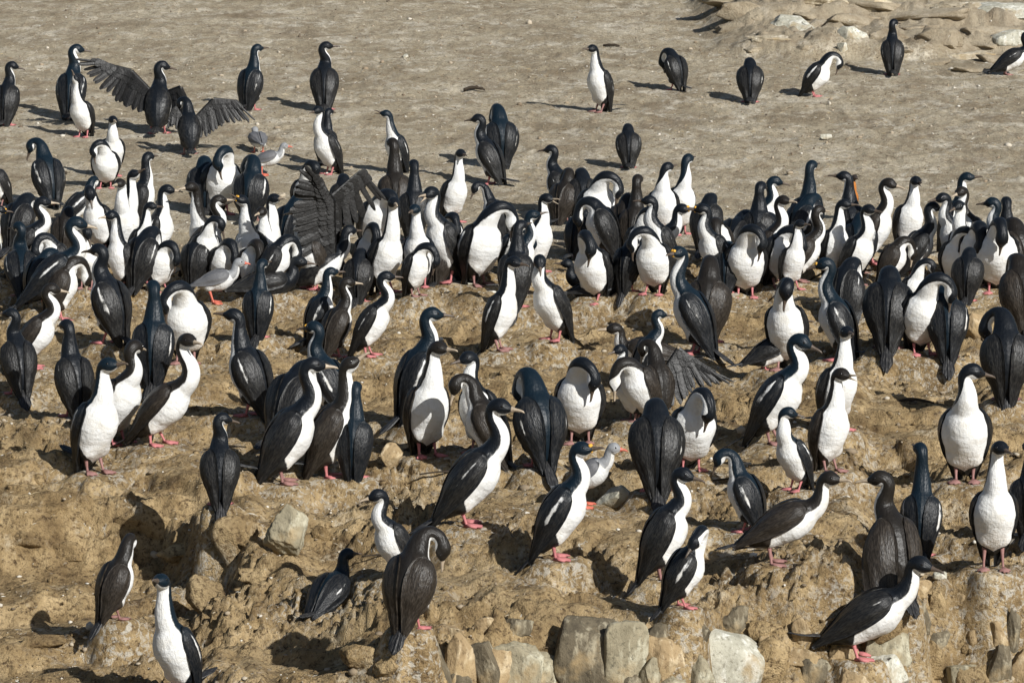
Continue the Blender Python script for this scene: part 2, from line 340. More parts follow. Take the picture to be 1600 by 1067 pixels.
def wing_mesh(sp, sgn, rng, bar=1.0, droop=0.0, gull=False, low=0.0):
    nu, nv = 23, 10
    u = np.linspace(.97, -.36 if gull else -.20, nu); vv = np.linspace(0, 1, nv)
    C, T, D, B, a, rd, rv = sp.at(u * sp.Lb)
    g = .74 if gull else 1
    fl = np.clip((u + .28) / .5, 0, 1)
    a = np.maximum(a, g * (.020 + .050 * fl)); rd = np.maximum(rd, g * (.016 + .036 * fl)); rv = np.maximum(rv, g * (.018 + .045 * fl))
    tt = np.interp(u, WU, WT); tb = np.interp(u, WU, WB_ + low)
    th = np.radians(tt[:, None] * (1 - vv) + tb[:, None] * vv)
    ct, st = np.cos(th), np.sin(th) * sgn
    r = np.where(ct > 0, rd[:, None], rv[:, None])
    off = a[:, None, None] * st[..., None] * B[:, None, :] + (r * ct)[..., None] * D[:, None, :]
    dn = off / np.linalg.norm(off, axis=2, keepdims=True)
    eu = np.clip((.97 - u) / .10, 0, 1) ** .5
    out = (-.002 + .015 * np.sin(np.pi * np.clip(vv * .80 + .05, 0, 1)) ** .7)[None] * eu[:, None] * g + .004
    # feather tracts: each row of coverts / flight feathers lies a little proud of the next
    step = .0050 * ((vv[None] * 3.2 + .9 * (1 - u[:, None])) % 1.0) + .0030 * np.sin(vv[None] * 38 + u[:, None] * 4)
    O = C[:, None] + off + dn * (out + step * eu[:, None])[..., None]
    I = C[:, None] + off * .93 - dn * .004
    if droop:
        piv = (C[2] + off[2, 5]); 
        k = (np.clip((.9 - u) / 1.1, 0, 1) ** 1.0)[:, None, None]
        sh = (B[:, None] * sgn * .9 - np.array([0, 0, .25])) * droop * k
        O = O + sh * (.35 + .65 * vv[None, :, None]); I = I + sh * (.35 + .65 * vv[None, :, None])
    V = np.concatenate([O.reshape(-1, 3), I.reshape(-1, 3)]); n = nu * nv
    F = grid_faces(nu, nv)
    if sgn < 0: F = F[:, ::-1]
    G = grid_faces(nu, nv)[:, ::-1] + n
    if sgn < 0: G = G[:, ::-1]
    ed = [i * nv for i in range(nu)] + [(nu - 1) * nv + j for j in range(1, nv)] + [i * nv + nv - 1 for i in range(nu - 2, -1, -1)] + [j for j in range(nv - 2, 0, -1)]
    rim = [[ed[i], ed[(i + 1) % len(ed)], ed[(i + 1) % len(ed)] + n, ed[i] + n] for i in range(len(ed))]
    if sgn > 0: rim = [f[::-1] for f in rim]
    faces = F.tolist() + G.tolist() + rim
    uu, v2 = np.meshgrid(u, vv, indexing='ij')
    c0 = .54 + rng.uniform(-.05, .05)
    w = .15 * bar - np.abs(v2 - (c0 + .16 * (uu - .6))) * 2.6 - np.clip(.44 - uu, 0, 1) * 2 - np.clip(uu - .84, 0, 1) * 3 + .03 * np.sin(uu * 34 + rng.uniform(0, 6)) - .035
    if bar <= .2: w[:] = -1
    b = np.clip((uu - .8) / .3, 0, .4) if not gull else np.zeros_like(uu)
    uv = np.stack([uu, v2], -1).reshape(-1, 2)
    return V, faces, dict(white=np.concatenate([w.ravel(), np.full(n, -1.0)]), blue=np.concatenate([b.ravel()] * 2)), np.concatenate([uv, uv])
def feathers(bases, dirs, lens, wid, nrm, thick=.0022, taper=0.0):
    """overlapping single feathers as thin lens-section strips in one mesh"""
    V, F, U = [], [], []
    prof = [(0, .45), (.3, .9), (.65, 1.0), (.86, .9), (.96, .6), (1.0, .18)]
    jr = np.random.default_rng(len(bases) * 7 + 3)
    for k, (b, d, l) in enumerate(zip(bases, dirs, lens)):
        if taper: d = d + jr.normal(0, .055, 3); l = l * jr.uniform(.88, 1.06)
        d = d / np.linalg.norm(d); side = np.cross(nrm, d); side /= np.linalg.norm(side); up = np.cross(d, side)
        o = len(V); lift = up * (.0008 * (k % 2) + (jr.uniform(0, .002) if taper else .0008 * (k % 3)))
        for t, w in prof:
            c = b + d * l * t + lift; hw = wid * w * .5 * (1 - taper * max(0, k / len(bases) - .5) * 2)
            V += [c - side * hw, c + up * thick, c + side * hw, c - up * thick * .5]; U += [(t * .9, k * .37), (t * .9, k * .37 + .02), (t * .9, k * .37 + .05), (t * .9, k * .37 + .02)]
        for i in range(len(prof) - 1):
            for j in range(4): F.append([o + i * 4 + j, o + i * 4 + (j + 1) % 4, o + i * 4 + 4 + (j + 1) % 4, o + i * 4 + 4 + j])
        F += [[o + 3, o + 2, o + 1, o], [o + (len(prof) - 1) * 4 + j for j in range(4)]]
    return np.array(V), F, np.array(U)
def tail_mesh(sp, zg, rng, length=.17, fan=13, gull=False):
    C, T, D, B = sp.C[0], sp.T[0], sp.D[0], sp.B[0]
    ph = math.asin(np.clip(T[2], -1, 1)); lim = math.asin(np.clip((C[2] - zg) / length, -.3, .98))
    ang = min(max(ph - R(20), R(-8)), lim) if not gull else R(8)
    d = np.array([-math.cos(ang), 0, -math.sin(ang)]); up = np.array([-math.sin(ang), 0, math.cos(ang)])
    n = 11; al = np.radians(np.linspace(-fan, fan, n)); y = np.array([0, 1.0, 0])
    dirs = [d * math.cos(q) + y * math.sin(q) for q in al]
    base = [C + T * .03 + y * q * .06 + up * .004 for q in al]
    lens = [(length + .03) * (1 - .22 * abs(q / al[-1]) ** 1.5) * rng.uniform(.97, 1.02) for q in al]
    return feathers(base, dirs, lens, .025, up, .002)
def leg_mesh(hip, ank, yawt, k=1.0, spread=1.0):
    V, F = [], []
    pts = [(0, .019), (.45, .0115), (.8, .0078), (1.0, .009)]
    ax = (ank - hip); n = 8
    for t, r in pts:
        c = hip + ax * t
        for j in range(n):
            q = j * 2 * math.pi / n; V.append(c + np.array([math.cos(q) * r * k, math.sin(q) * r * .9 * k, 0]))
    for i in range(len(pts) - 1):
        for j in range(n): F.append([i * n + j, i * n + (j + 1) % n, i * n + n + (j + 1) % n, i * n + n + j])
    # webbed foot: heel, four toes with web scallops between, raised toe ridges
    toes = [(-30, .070), (-8, .088), (14, .084), (46, .052)]
    ring = [(180, .016, .006)]
    for i, (a, l) in enumerate(toes):
        ring.append((a, l, .0055))
        if i < 3: ring.append(((a + toes[i + 1][0]) / 2, min(l, toes[i + 1][1]) * .80, .003))
    o = len(V); z0 = ank[2] - .010
    for lay in (0, 1):
        for a, l, z in ring:
            q = math.radians(a * spread) + yawt
            V.append(np.array([ank[0] + math.cos(q) * l * k, ank[1] + math.sin(q) * l * k, z0 + (z if lay else -.004)]))
    V.append(np.array([ank[0], ank[1], z0 + .016])); V.append(np.array([ank[0], ank[1], z0 - .004]))
    m = len(ring); c1, c0 = o + 2 * m, o + 2 * m + 1
    # knuckle ring for relief
    for j in range(m):
        j2 = (j + 1) % m
        F += [[c1, o + m + j, o + m + j2], [c0, o + j2, o + j], [o + j, o + j2, o + m + j2, o + m + j]]
    return np.array(V), F
def cone(c, d, up, prof, n=8, flat=1.0):
    d = d / np.linalg.norm(d); side = np.cross(up, d); side /= np.linalg.norm(side); up = np.cross(d, side)
    V, F = [], []
    for x, r, dz in prof:
        for j in range(n):
            q = j * 2 * math.pi / n; V.append(c + d * x + up * (dz + math.sin(q) * r * flat) + side * math.cos(q) * r)
    for i in range(len(prof) - 1):
        for j in range(n): F.append([i * n + j, i * n + (j + 1) % n, i * n + n + (j + 1) % n, i * n + n + j])
    F += [list(range(n))[::-1], [(len(prof) - 1) * n + j for j in range(n)]]
    return np.array(V), F
def join(parts):
    V, F, o = [], [], 0
    for v, f in parts:
        V.append(v); F += [[i + o for i in q] for q in f]; o += len(v)
    return np.concatenate(V), F
def ball(c, r, n=6, m=7):
    return cone(np.asarray(c) - np.array([0, 0, r]), np.array([0, 0, 1.0]), np.array([1.0, 0, 0]), [(r * (1 - math.cos(q)), r * math.sin(q) + 1e-5, 0) for q in np.linspace(.05, math.pi - .05, m)], n)
def spread_wing_mesh(S, E, T_, dS, dE, dT, lS, lE, lT, nrm, n=26):
    S, E, T_, dS, dE, dT, nrm = (np.asarray(q, float) for q in (S, E, T_, dS, dE, dT, nrm))
    t = np.linspace(0, 1, n); t2 = np.where(t < .5, t * 2, t * 2 - 1)[:, None]; h = (t < .5)[:, None]
    b = np.where(h, S + (E - S) * t2, E + (T_ - E) * t2); d = np.where(h, dS + (dE - dS) * t2, dE + (dT - dE) * t2)
    l = np.interp(t, [0, .5, 1], [lS, lE, lT])
    span = np.linalg.norm(E - S) + np.linalg.norm(T_ - E); wid = span / n * 2.6
    V1, F1, U1 = feathers(b, d, l, wid, nrm, .0012, .62)
    nr = nrm / np.linalg.norm(nrm)
    V2, F2, U2 = feathers(b + nr * .005, d, l * .40, wid * 1.3, nrm, .001, .3)
    V3, F3, U3 = feathers(b + nr * .009, d, l * .20, wid * 1.5, nrm, .001, .3)
    arm = []
    for p0, p1, r0, r1 in ((S, E, .024, .019), (E, T_, .019, .006)):
        arm.append(cone(p0, p1 - p0, nr, [(0, r0, 0), (np.linalg.norm(p1 - p0) * .5, (r0 + r1) / 2, 0), (np.linalg.norm(p1 - p0), r1, 0)], 8, .6))
    V, F = join([(V1, F1), (V2, F2), (V3, F3)] + arm)
    U = np.concatenate([U1, U2, U3, np.zeros((len(V) - len(U1) - len(U2) - len(U3), 2))])
    return V, F, U
FEET = []          # (x, y, z, radius) where the crust is trodden flat
HEADS = []
BIRDN = [0]
def bird(x, ytop, yaw, pose, label, fy=None, kind='n', k=1.0, side=1, anch=None, bar=None, open=0, wings=None, feet='pink',
         pale=False, yel=False, cat='bird', group='cormorants of the colony', name='cormorant', low=0.0, droop=(0, 0), cheek=0.0, taillow=0.0, mound=None, fat=None, dark=False, **ov):
    BIRDN[0] += 1; rng = np.random.default_rng(1000 + BIRDN[0])
    gull = kind == 'g'; orange = kind == 'o'
    po = dict(POSES[pose]); po.update({q: v for q, v in ov.items() if q in po})
    if not gull:
        po['pitch'] += rng.uniform(-5, 5); po['head'] += rng.uniform(-9, 9); po['L'] += rng.uniform(-.018, .018)
        po['neck'] = [q + rng.uniform(-7, 7) for q in po['neck']]
        if 'hpsi' not in ov and pose not in ('ps', 'pf', 'pb', 'hunch', 'bow'): po['hpsi'] = rng.choice([-1, 1]) * rng.uniform(0, 32)
    if 'dL' in ov: po['L'] += ov['dL']
    if 'dp' in ov: po['pitch'] += ov['dp']
    fat = fat or {'ps': 1.13, 'pf': 1.12, 'pb': 1.08, 'hunch': 1.05}.get(pose, .955) * rng.uniform(.96, 1.05)
    sp = Spine(po, side, gull, fat if not gull else 1.0)
    # stand the bird on its feet: lowest ring point at clearance, feet under the thighs
    C, T, D, B, a, rd, rv = sp.at(np.linspace(.03, 1, 30) * sp.Lb)
    zmin = (C - D * rv[:, None])[:, 2].min()
    hc, hT, hD, hB, ha, hd, hv = sp.at([sp.Lb * .30]); fwd = -.5 * hD[0] * hv[0]
    org = np.array([hc[0][0] + fwd[0] * .8 + .012 * math.cos(R(po['pitch'])), 0, zmin - po['clr']])
    sp.C = sp.C - org
    hc = hc[0] - org; zfoot = 0.0
    # anchor points
    top = sp.C + np.array([0, 0, 1.0]) * (np.abs(sp.D[:, 2]) * np.where(sp.D[:, 2] > 0, sp.rd, sp.rv) + np.abs(sp.B[:, 2]) * sp.a)[:, None]
    ti = int(np.argmax(top[:, 2])); A_top = top[ti]
    hi = int(NF * (1 - sp.Lh * .5 / sp.S[-1]))
    anch = anch or ('b' if pose in ('pf', 'ps', 'pb', 'hunch', 'bow') else 'h')
    A_x = sp.C[hi] if anch == 'h' else (sp.at([sp.Lb * .6])[0][0] if anch == 'b' else np.zeros(3))
    cy, sy = math.cos(R(yaw)), math.sin(R(yaw)); rot = lambda p: np.array([p[0] * cy - p[1] * sy, p[0] * sy + p[1] * cy, p[2]])
    gx, gy = x, (fy if fy is not None else ytop + 135)
    y_ = on_plane(gx, gy)[1]; md = (.045 if mound is None else mound) * (1 - sm((y_ - Y430) / (Y380 - Y430))) + taillow * .5
    for it in range(7):
        g = ground_at(gx, gy, md)
        ax = project(g + rot(A_x) * k)[0]; ay = project(g + rot(A_top) * k)[1]
        gx += x - ax
        if fy is None: gy += ytop - ay
        else: k = float(np.clip(k * (gy - ytop) / max(gy - ay, 5), .82, 1.35 if gull else 1.20))
    g = ground_at(gx, gy, md)
    g[2] -= .004
    FEET.append((g[0] + .02 * cy, g[1] + .02 * sy, g[2], .15 * k)); BIRD_LOG.append((label, round(gx), round(gy), round(k, 2), fy is None))
    mat = {'a': M_AD, 'n': M_NE, 'j': M_JU, 'g': M_GW, 'o': M_OR}[kind]
    if bar is None: bar = {'a': rng.uniform(.7, 1.15), 'n': rng.uniform(.2, .75), 'j': .12, 'g': 0, 'o': 0}[kind]
    V, F, at, uv = body_mesh(sp, rng, gull, cheek, orange)
    if dark: at['white'][:] = -1
    root = tag(put(name, mesh(name, V, F, [mat], at, uv)), label, cat, group)
    root.location = g; root.rotation_euler = (0, 0, R(yaw)); root.scale = (k,) * 3
    # folded or spread wings
    for i, sgn in enumerate((1, -1)):
        if wings and wings.get(sgn):
            V, F, uv = spread_wing_mesh(*[(np.asarray(q, float) if isinstance(q, (tuple, list)) else q) for q in wings[sgn]])
            V = V + sp.at([sp.Lb * .86])[0][0]
            at = dict(white=np.full(len(V), -1.0), blue=np.zeros(len(V)))
            put('wing', mesh('wing', V, F, [M_WING], at, uv, smooth=False), root); continue
        else:
            V, F, at, uv = wing_mesh(sp, sgn, rng, bar, droop[i], gull, low)
        put('wing', mesh('wing', V, F, [mat], at, uv), root)
    # tail, laid on the ground behind the bird where it reaches it
    tl = .172 if not gull else .10
    tip = g + rot(sp.C[0] - np.array([tl * .8, 0, 0])) * k
    zt = (float(height(tip[0:1], tip[1:2], 2)[0]) - g[2]) / k + .012 - taillow
    V, F, uv = tail_mesh(sp, zt, rng, tl * rng.uniform(.93, 1.08), 6 if gull else rng.uniform(6, 10), gull)
    put('tail', mesh('tail', V, F, [M_TAIL if not gull else M_GW], dict(white=np.full(len(V), -1.0), blue=np.full(len(V), 1.0 if gull else 0)), uv), root)
    # legs
    if po['clr'] > 0.0:
        lm = M_RED if gull else (M_PINK if feet == 'pink' and rng.random() < .62 else M_DULL)
        for sgn in (1, -1):
            st = rng.uniform(-.018, .018)
            ank = np.array([.004 + st, sgn * (.044 + rng.uniform(-.006, .01)), .010]); hip = np.array([hc[0] * .5 - .004, sgn * .042, max(hc[2] * .75, .05)])
            q = g + rot(ank) * k; ank[2] = .014
            V, F = leg_mesh(hip, ank, R(sgn * rng.uniform(4, 20)), .72 if gull else .84)
            put('leg', mesh('leg', V, F, [lm], smooth=True), root)
    # bill
    e = sp.S[-1]; C, T, D, B = (q[0] for q in sp.at([e])[:4])
    bl = .040 if gull else .060
    bm = M_RED if gull else (M_BILLP if (pale or kind == 'j') else M_BILL)
    base = C - T * .012 - D * .002
    if open:
        U1 = T * math.cos(.16 * open) + D * math.sin(.16 * open); U2 = T * math.cos(.20 * open) - D * math.sin(.20 * open)
        V, F = join([cone(base + D * .004, U1, D, [(0, .011, 0), (bl * .5, .0065, 0), (bl * .9, .0045, -.0005), (bl + .012, .0015, -.005)]),
                     cone(base - D * .005, U2, D, [(0, .010, 0), (bl * .5, .005, 0), (bl + .004, .0015, 0)])])
    else:
        V, F = cone(base, T, D, [(0, .0155, 0), (.014, .0125, .0008), (bl * .5, .0082, .001), (bl * .85, .0064, .001), (bl + .006, .0048, -.0012), (bl + .012, .0018, -.0055)])
    put('bill', mesh('bill', V, F, [bm]), root)
    if yel:
        V, F = join([ball(C + D * .013 + B * .006 * q - T * .010, .0105) for q in (-1, 1)] + [ball(C - D * .012 - T * .008, .0095)])
        put('caruncle', mesh('caruncle', V, F, [M_YEL]), root)
    s_ = sp.Lb + sp.L + sp.Lh * .60; C, T, D, B, a, rd, rv = (q[0] for q in sp.at([s_]))
    for sgn in (1, -1):
        V, F = ball(C + B * sgn * a * .90 + D * rd * .30, .0060, 5, 4); put('eye', mesh('eye', V, F, [M_EYE]), root)
    return root
BIRD_LOG = []
# ------------------------------------------------------------------ ground
def ground_material():
    m, nt, b = newmat('ground_dirt'); q = NB(nt)
    pos = q.n('ShaderNodeNewGeometry').outputs['Position']
    fr = q.attr('front'); oc = q.attr('outcrop'); gu = q.attr('guano')
    big = q.noise(pos, 1.1, 4, .6); mid = q.noise(pos, 5.5, 5, .62); fine = q.noise(pos, 34, 5, .7); grit = q.noise(pos, 130, 4, .7)
    plain = q.ramp(big, (.30, (.31, .252, .168)), (.50, (.45, .378, .262)), (.70, (.60, .52, .38)))
    plain = q.mix(q.mapr(q.noise(q.mapping(pos, (1.2, .9, 1)), 2.6, 6, .74, .5), .50, .64), plain, (.70, .63, .50))
    plain = q.mix(q.math('MULTIPLY', q.mapr(q.noise(q.mapping(pos, (.8, .55, 1)), 2.0, 5, .7), .52, .64), .55), plain, (.235, .175, .11))
    plain = q.mix(q.math('MULTIPLY', q.mapr(q.noise(q.mapping(pos, (1, .55, 1)), 7.5, 6, .78, .4), .50, .64), .7), plain, (.25, .19, .12))
    plain = q.mix(q.math('MULTIPLY', q.mapr(fine, .52, .34), .7), plain, (.15, .115, .075))
    front = q.ramp(mid, (.28, (.145, .094, .045)), (.50, (.34, .24, .120)), (.70, (.58, .43, .235)))
    front = q.mix(q.mapr(big, .50, .72), front, (.42, .315, .175))
    front = q.mix(q.mapr(fine, .50, .34), front, (.085, .054, .028))
    front = q.mix(q.math('MULTIPLY', q.mapr(q.noise(pos, 3.1, 5, .7), .58, .70), q.mapr(fine, .42, .62)), front, (.64, .56, .42))
    c = q.mix(fr, plain, front)
    c = q.mix(q.math('MULTIPLY', oc, .65), c, q.ramp(mid, (.3, (.26, .20, .13)), (.6, (.44, .37, .265))))
    # guano splashes and pale litter
    sp = q.noise(q.mapping(pos, (1, .6, 1)), 17, 3, .7, .6)
    c = q.mix(q.math('MULTIPLY', q.mapr(sp, .655, .70), q.mapr(q.noise(pos, 1.9, 2), .45, .62)), c, (.62, .58, .49))
    c = q.mix(q.math('MULTIPLY', gu, q.mapr(q.noise(q.mapping(pos, (1, .7, 1)), 24, 4, .75, .8), .50, .60)), c, (.66, .63, .55))
    c = q.mix(q.mapr(grit, .60, .76), c, q.mix(fr, (.48, .44, .37), (.50, .40, .26)))
    c = q.mix(q.mapr(grit, .40, .27), c, (.085, .06, .036))
    q.l(c, b.inputs['Base Color']); b.inputs['Roughness'].default_value = .95; b.inputs['Specular IOR Level'].default_value = .12
    h = q.math('ADD', q.math('MULTIPLY', fine, .7), q.math('MULTIPLY', grit, .35))
    h = q.math('ADD', h, q.math('MULTIPLY', q.noise(q.mapping(pos, (1, .55, 1)), 75, 3, .65), .4))
    q.bump(h, b, 1.0, .035)
    return m
M_GROUND = ground_material()
def build_ground():
    y0 = 15.6; ys = [y0]
    while ys[-1] < 47: ys.append(ys[-1] + .0140 * (ys[-1] / 17) ** 1.9)
    pre = list(np.linspace(3, 15.5, 40)); post = list(47 * (400 / 47) ** np.linspace(.02, 1, 60))
    ys = np.array(pre + ys + post); i0 = len(pre)
    us = np.concatenate([-1 - np.linspace(2.2, .05, 26) ** 1.5, np.linspace(-1, 1, 640), 1 + np.linspace(.05, 2.2, 26) ** 1.5])
    X = us[None] * (.45 + .158 * ys[:, None]); Y = np.repeat(ys[:, None], len(us), 1)
    Z = height(X, Y, 3)
    Z = Z - .7 * np.clip(15.6 - Y, 0, 2.2)
    Y2 = Y + (gn(X * 7, Y * 7, 51) * .02 + gn(X * 19, Y * 19, 52) * .010) * (1 - sm((Y - Y430) / 3))   # ragged risers
    fr = 1 - sm((Y - Y430) / (Y380 - Y430) + .25 * gn(X * .8, Y * .8, 55)); oc = sm((X - OUT_X0) / (OUT_X1 - OUT_X0)) * sm((Y - OUT_Y0) / .6)
    me = mesh('ground', np.stack([X, Y2, Z], -1).reshape(-1, 3), grid_faces(*X.shape), [M_GROUND], dict(front=fr.ravel(), outcrop=oc.ravel(), guano=np.zeros(X.size)))
    o = put('ground', me); o['kind'] = 'structure'
    return o, X, Y, X.shape
GROUND, GX_, GY_, GSH = build_ground()
def trample():
    """press the crust flat under every pair of feet"""
    me = GROUND.data; co = np.empty(len(me.vertices) * 3, np.float32); me.vertices.foreach_get('co', co); co = co.reshape(*GSH, 3)
    ysr = GY_[:, 0]
    for fx, fy, fz, rad in FEET:
        r0, r1 = np.searchsorted(ysr, [fy - rad * 1.6, fy + rad * 1.6])
        if r1 <= r0: continue
        sub = co[r0:r1]; d = np.sqrt((sub[..., 0] - fx) ** 2 + ((sub[..., 1] - fy)) ** 2) / (rad)
        d = d + .10 * gn(sub[..., 0] * 9, sub[..., 1] * 9, 71)
        w = 1 - sm((d - .62) / .75)
        crust = np.clip((sub[..., 2] - height(sub[..., 0], sub[..., 1], 2)) * .22, -.012, .008)
        sub[..., 2] = sub[..., 2] * (1 - w) + (fz + crust) * w
    me.vertices.foreach_set('co', co.ravel()); me.update()
    gu = np.zeros(GSH, np.float32)
    for fx, fy, fz, rad in FEET:
        r0, r1 = np.searchsorted(ysr, [fy - .5, fy + .5])
        d2 = ((co[r0:r1, :, 0] - fx) ** 2 + (co[r0:r1, :, 1] - fy) ** 2) / .075
        gu[r0:r1] = np.maximum(gu[r0:r1], np.exp(-d2) * .8)
    me.attributes['guano'].data.foreach_set('value', gu.ravel())
# ------------------------------------------------------------------ rocks
def rock_material(name, lo, hi, lich, stain):
    m, nt, b = newmat(name); q = NB(nt); ob = q.n('ShaderNodeTexCoord').outputs['Object']
    n1 = q.noise(ob, 7, 6, .65, .4); n2 = q.noise(ob, 38, 5, .7); n3 = q.noise(q.mapping(ob, (1, 1, .35)), 16, 5, .65, .3)
    c = q.ramp(n1, (.3, lo), (.68, hi)); c = q.mix(q.mapr(n3, .52, .66), c, lich); c = q.mix(q.mapr(n2, .46, .28), c, stain)
    c = q.mix(q.mapr(q.noise(ob, 4, 4, .6), .56, .70), c, (.33, .24, .125))
    q.l(c, b.inputs['Base Color']); b.inputs['Roughness'].default_value = .9; b.inputs['Specular IOR Level'].default_value = .2
    q.bump(q.math('ADD', q.math('MULTIPLY', n3, .8), q.math('MULTIPLY', n2, .5)), b, .8, .02); return m
M_RG = rock_material('rock_lichen', (.19, .165, .11), (.36, .315, .215), (.47, .44, .33), (.075, .07, .05))
M_RO = rock_material('rock_ochre', (.22, .155, .082), (.42, .31, .175), (.54, .44, .29), (.10, .065, .035))
M_RD = rock_material('rock_dark', (.075, .062, .042), (.17, .14, .092), (.33, .29, .205), (.05, .042, .03))
M_RB = rock_material('rock_bank', (.30, .245, .165), (.50, .43, .31), (.62, .56, .44), (.13, .10, .065))
M_RP = rock_material('rock_pale', (.32, .305, .24), (.52, .50, .41), (.66, .65, .58), (.14, .125, .09))
def n3(p, f, seed):
    x, y, z = p[:, 0] * f, p[:, 1] * f, p[:, 2] * f
    return (gn(x + z * .7, y - z * .6, seed) + gn(y + 5.1 + x * .4, z + 2.3, seed + 1)) * .6
_ICO = {}
def ico(n):
    if n not in _ICO:
        import bmesh
        bm = bmesh.new(); bmesh.ops.create_icosphere(bm, subdivisions=n, radius=1)
        _ICO[n] = (np.array([v.co[:] for v in bm.verts]), np.array([[v.index for v in f.verts] for f in bm.faces])); bm.free()
    return _ICO[n]
def rock_mesh(size, seed, sub=4, cuts=11, rough=.05, boxy=.5, front=1.0):
    rng = np.random.default_rng(seed); V, F = ico(sub); V = V.copy()
    p = 2 + 5 * boxy; V = V / (np.abs(V) ** p).sum(1, keepdims=True) ** (1 / p)
    for _ in range(cuts):
        n = rng.normal(size=3); n /= np.linalg.norm(n); d = rng.uniform(.60, .92)
        e = V @ n - d; V -= np.maximum(e, 0)[:, None] * n
    ln = np.linalg.norm(V, axis=1, keepdims=True); dn = V / ln
    V = V + dn * (rough * n3(V, 2.2, seed) + rough * .6 * n3(V, 5.5, seed + 3) + rough * .35 * n3(V, 12, seed + 5) - rough * .9 * np.maximum(0, .06 - np.abs(n3(V, 1.6, seed + 9)))[:] * 8)[:, None]
    V = V * np.asarray(size) * .5
    return mesh('rock', V, F, [], dict(front=np.full(len(V), front), outcrop=np.full(len(V), 1 - front), guano=np.zeros(len(V))), smooth=False)
def stone(x, ybase, w, h, label, mat, seed, depth=.8, rot=0.0, tilt=0.0, boxy=.5, name='rock', group='rocks in the bank', sink=.12, cuts=11, sub=4, rough=.05, lean=0.0):
    g = ground_at(x, ybase); s = FPX / ((g - CAM) @ Fv); W, Hh = w / s, h / s
    me = rock_mesh((W * 1.08, W * depth, Hh * (1 + sink) * 1.05), seed, sub, cuts, rough, boxy); me.materials.append(mat)
    o = tag(put(name, me), label, 'rock' if name != 'pebble' else 'pebble', group)
    o.location = g + np.array([0, W * depth * .35, Hh * (.5 - sink * .5)]); o.rotation_euler = (R(lean), R(tilt), R(rot))
    return o
# ------------------------------------------------------------------ rocks
stone(447, 872, 66, 88, 'upright lichen-grey boulder standing out of the bank at centre left', M_RG, 11, .7, 10, 6, .55, rough=.09, cuts=16, sub=5)
stone(368, 870, 70, 62, 'rounded earth-coloured rock below the grey-black bird seen from behind', M_GROUND, 12, .7, 15, -5, .6, sink=.5, rough=.09)
stone(235, 846, 112, 56, 'flat-faced tan rock set in the bank above the preening young cormorant', M_GROUND, 13, .6, -5, 3, .7, sink=.3)
stone(322, 952, 58, 52, 'small earth-coloured rock in the lower left bank', M_GROUND, 14, .8, 20, 0, .5, sink=.45, rough=.09)
stone(672, 1080, 52, 100, 'dark tilted slab at the left end of the rock wall', M_RD, 15, .8, 12, -18, .85)
stone(716, 1082, 58, 98, 'jagged tan stone wedged between dark slabs of the rock wall', M_RO, 16, .7, 30, 8, .5)
stone(762, 1090, 48, 84, 'dark leaning stone with a lit cap in the rock wall', M_RD, 17, .8, -20, -10, .7)
stone(815, 1095, 78, 100, 'pale grey pillar stone left of the biggest block', M_RG, 18, .7, 8, -6, .8)
stone(902, 1095, 112, 128, 'biggest grey block in the rock wall, dark flaked front', M_RD, 19, .7, -12, 2, .9)
stone(978, 1095, 66, 122, 'mottled tan block joined to the right side of the biggest block', M_RG, 20, .6, 10, 0, .8)
stone(1030, 1030, 62, 52, 'dark squared stone under the pink-footed preener', M_RD, 21, .8, 18, 3, .85)
stone(1075, 1020, 36, 50, 'narrow leaning brown stone left of the pale slab', M_RO, 22, .8, -10, -16, .7)
stone(1018, 1085, 34, 56, 'small pointed grey stone at the foot of the rock wall', M_RG, 23, .8, 10, 10, .5)
stone(1052, 1088, 40, 36, 'small rounded grey stone beside the pointed one', M_RG, 24, .8, 0, 0, .3)
stone(1140, 1100, 150, 104, 'large pale bluish slab at the bottom edge', M_RP, 25, .7, 12, 14, .5)
stone(1258, 1046, 78, 30, 'thin tan ledge stone casting a black shadow', M_RO, 26, .9, 5, 5, .7)
stone(1372, 1092, 130, 76, 'pale greenish slab under the stepping cormorant', M_RP, 27, .9, -20, 20, .55)
stone(1508, 1088, 84, 58, 'rounded pale stone near the bottom right', M_RG, 28, .8, 25, 12, .4)
stone(1583, 1030, 22, 84, 'slim upright brown stone like a stump at the right edge', M_RD, 29, .9, 0, 3, .8)
stone(1560, 1034, 26, 62, 'shorter upright tan stone beside the stump-like one', M_RO, 30, .9, 20, -4, .8)
stone(966, 800, 62, 40, 'pale flat stone under the tail by the grey-winged gull', M_RP, 31, .8, 20, 18, .5)
stone(612, 734, 34, 40, 'tilted pale triangular stone right of the long black tail', M_RO, 32, .6, 30, 35, .6)
stone(1440, 935, 34, 26, 'squat ochre stone on the ledge below the drooping wing', M_RO, 33, .8, 0, 0, .4)
stone(1470, 908, 22, 12, 'small whitish stone on the ledge behind the stepping cormorant', M_RP, 34, .9, 0, 0, .3)
stone(1520, 530, 44, 40, 'dark brown stone between the blue-rumped back and the right edge', M_RO, 35, .8, 0, 0, .3)
stone(633, 92, 10, 7, 'white pebble lying alone on the upper plain', M_RP, 36, .9, name='pebble', group='pale pebbles on the plain')
stone(1291, 219, 17, 9, 'white flat pebble on the plain above the right crowd', M_RP, 37, .9, name='pebble', group='pale pebbles on the plain')
stone(1318, 81, 18, 16, 'pale cube-like stone in front of the outcrop', M_RP, 38, .9, name='rock', group='rocks in the bank')
stone(705, 452, 84, 12, 'long pale bone-like stone on the ground under the crowd', M_RP, 39, .5, -8, 2, .2)
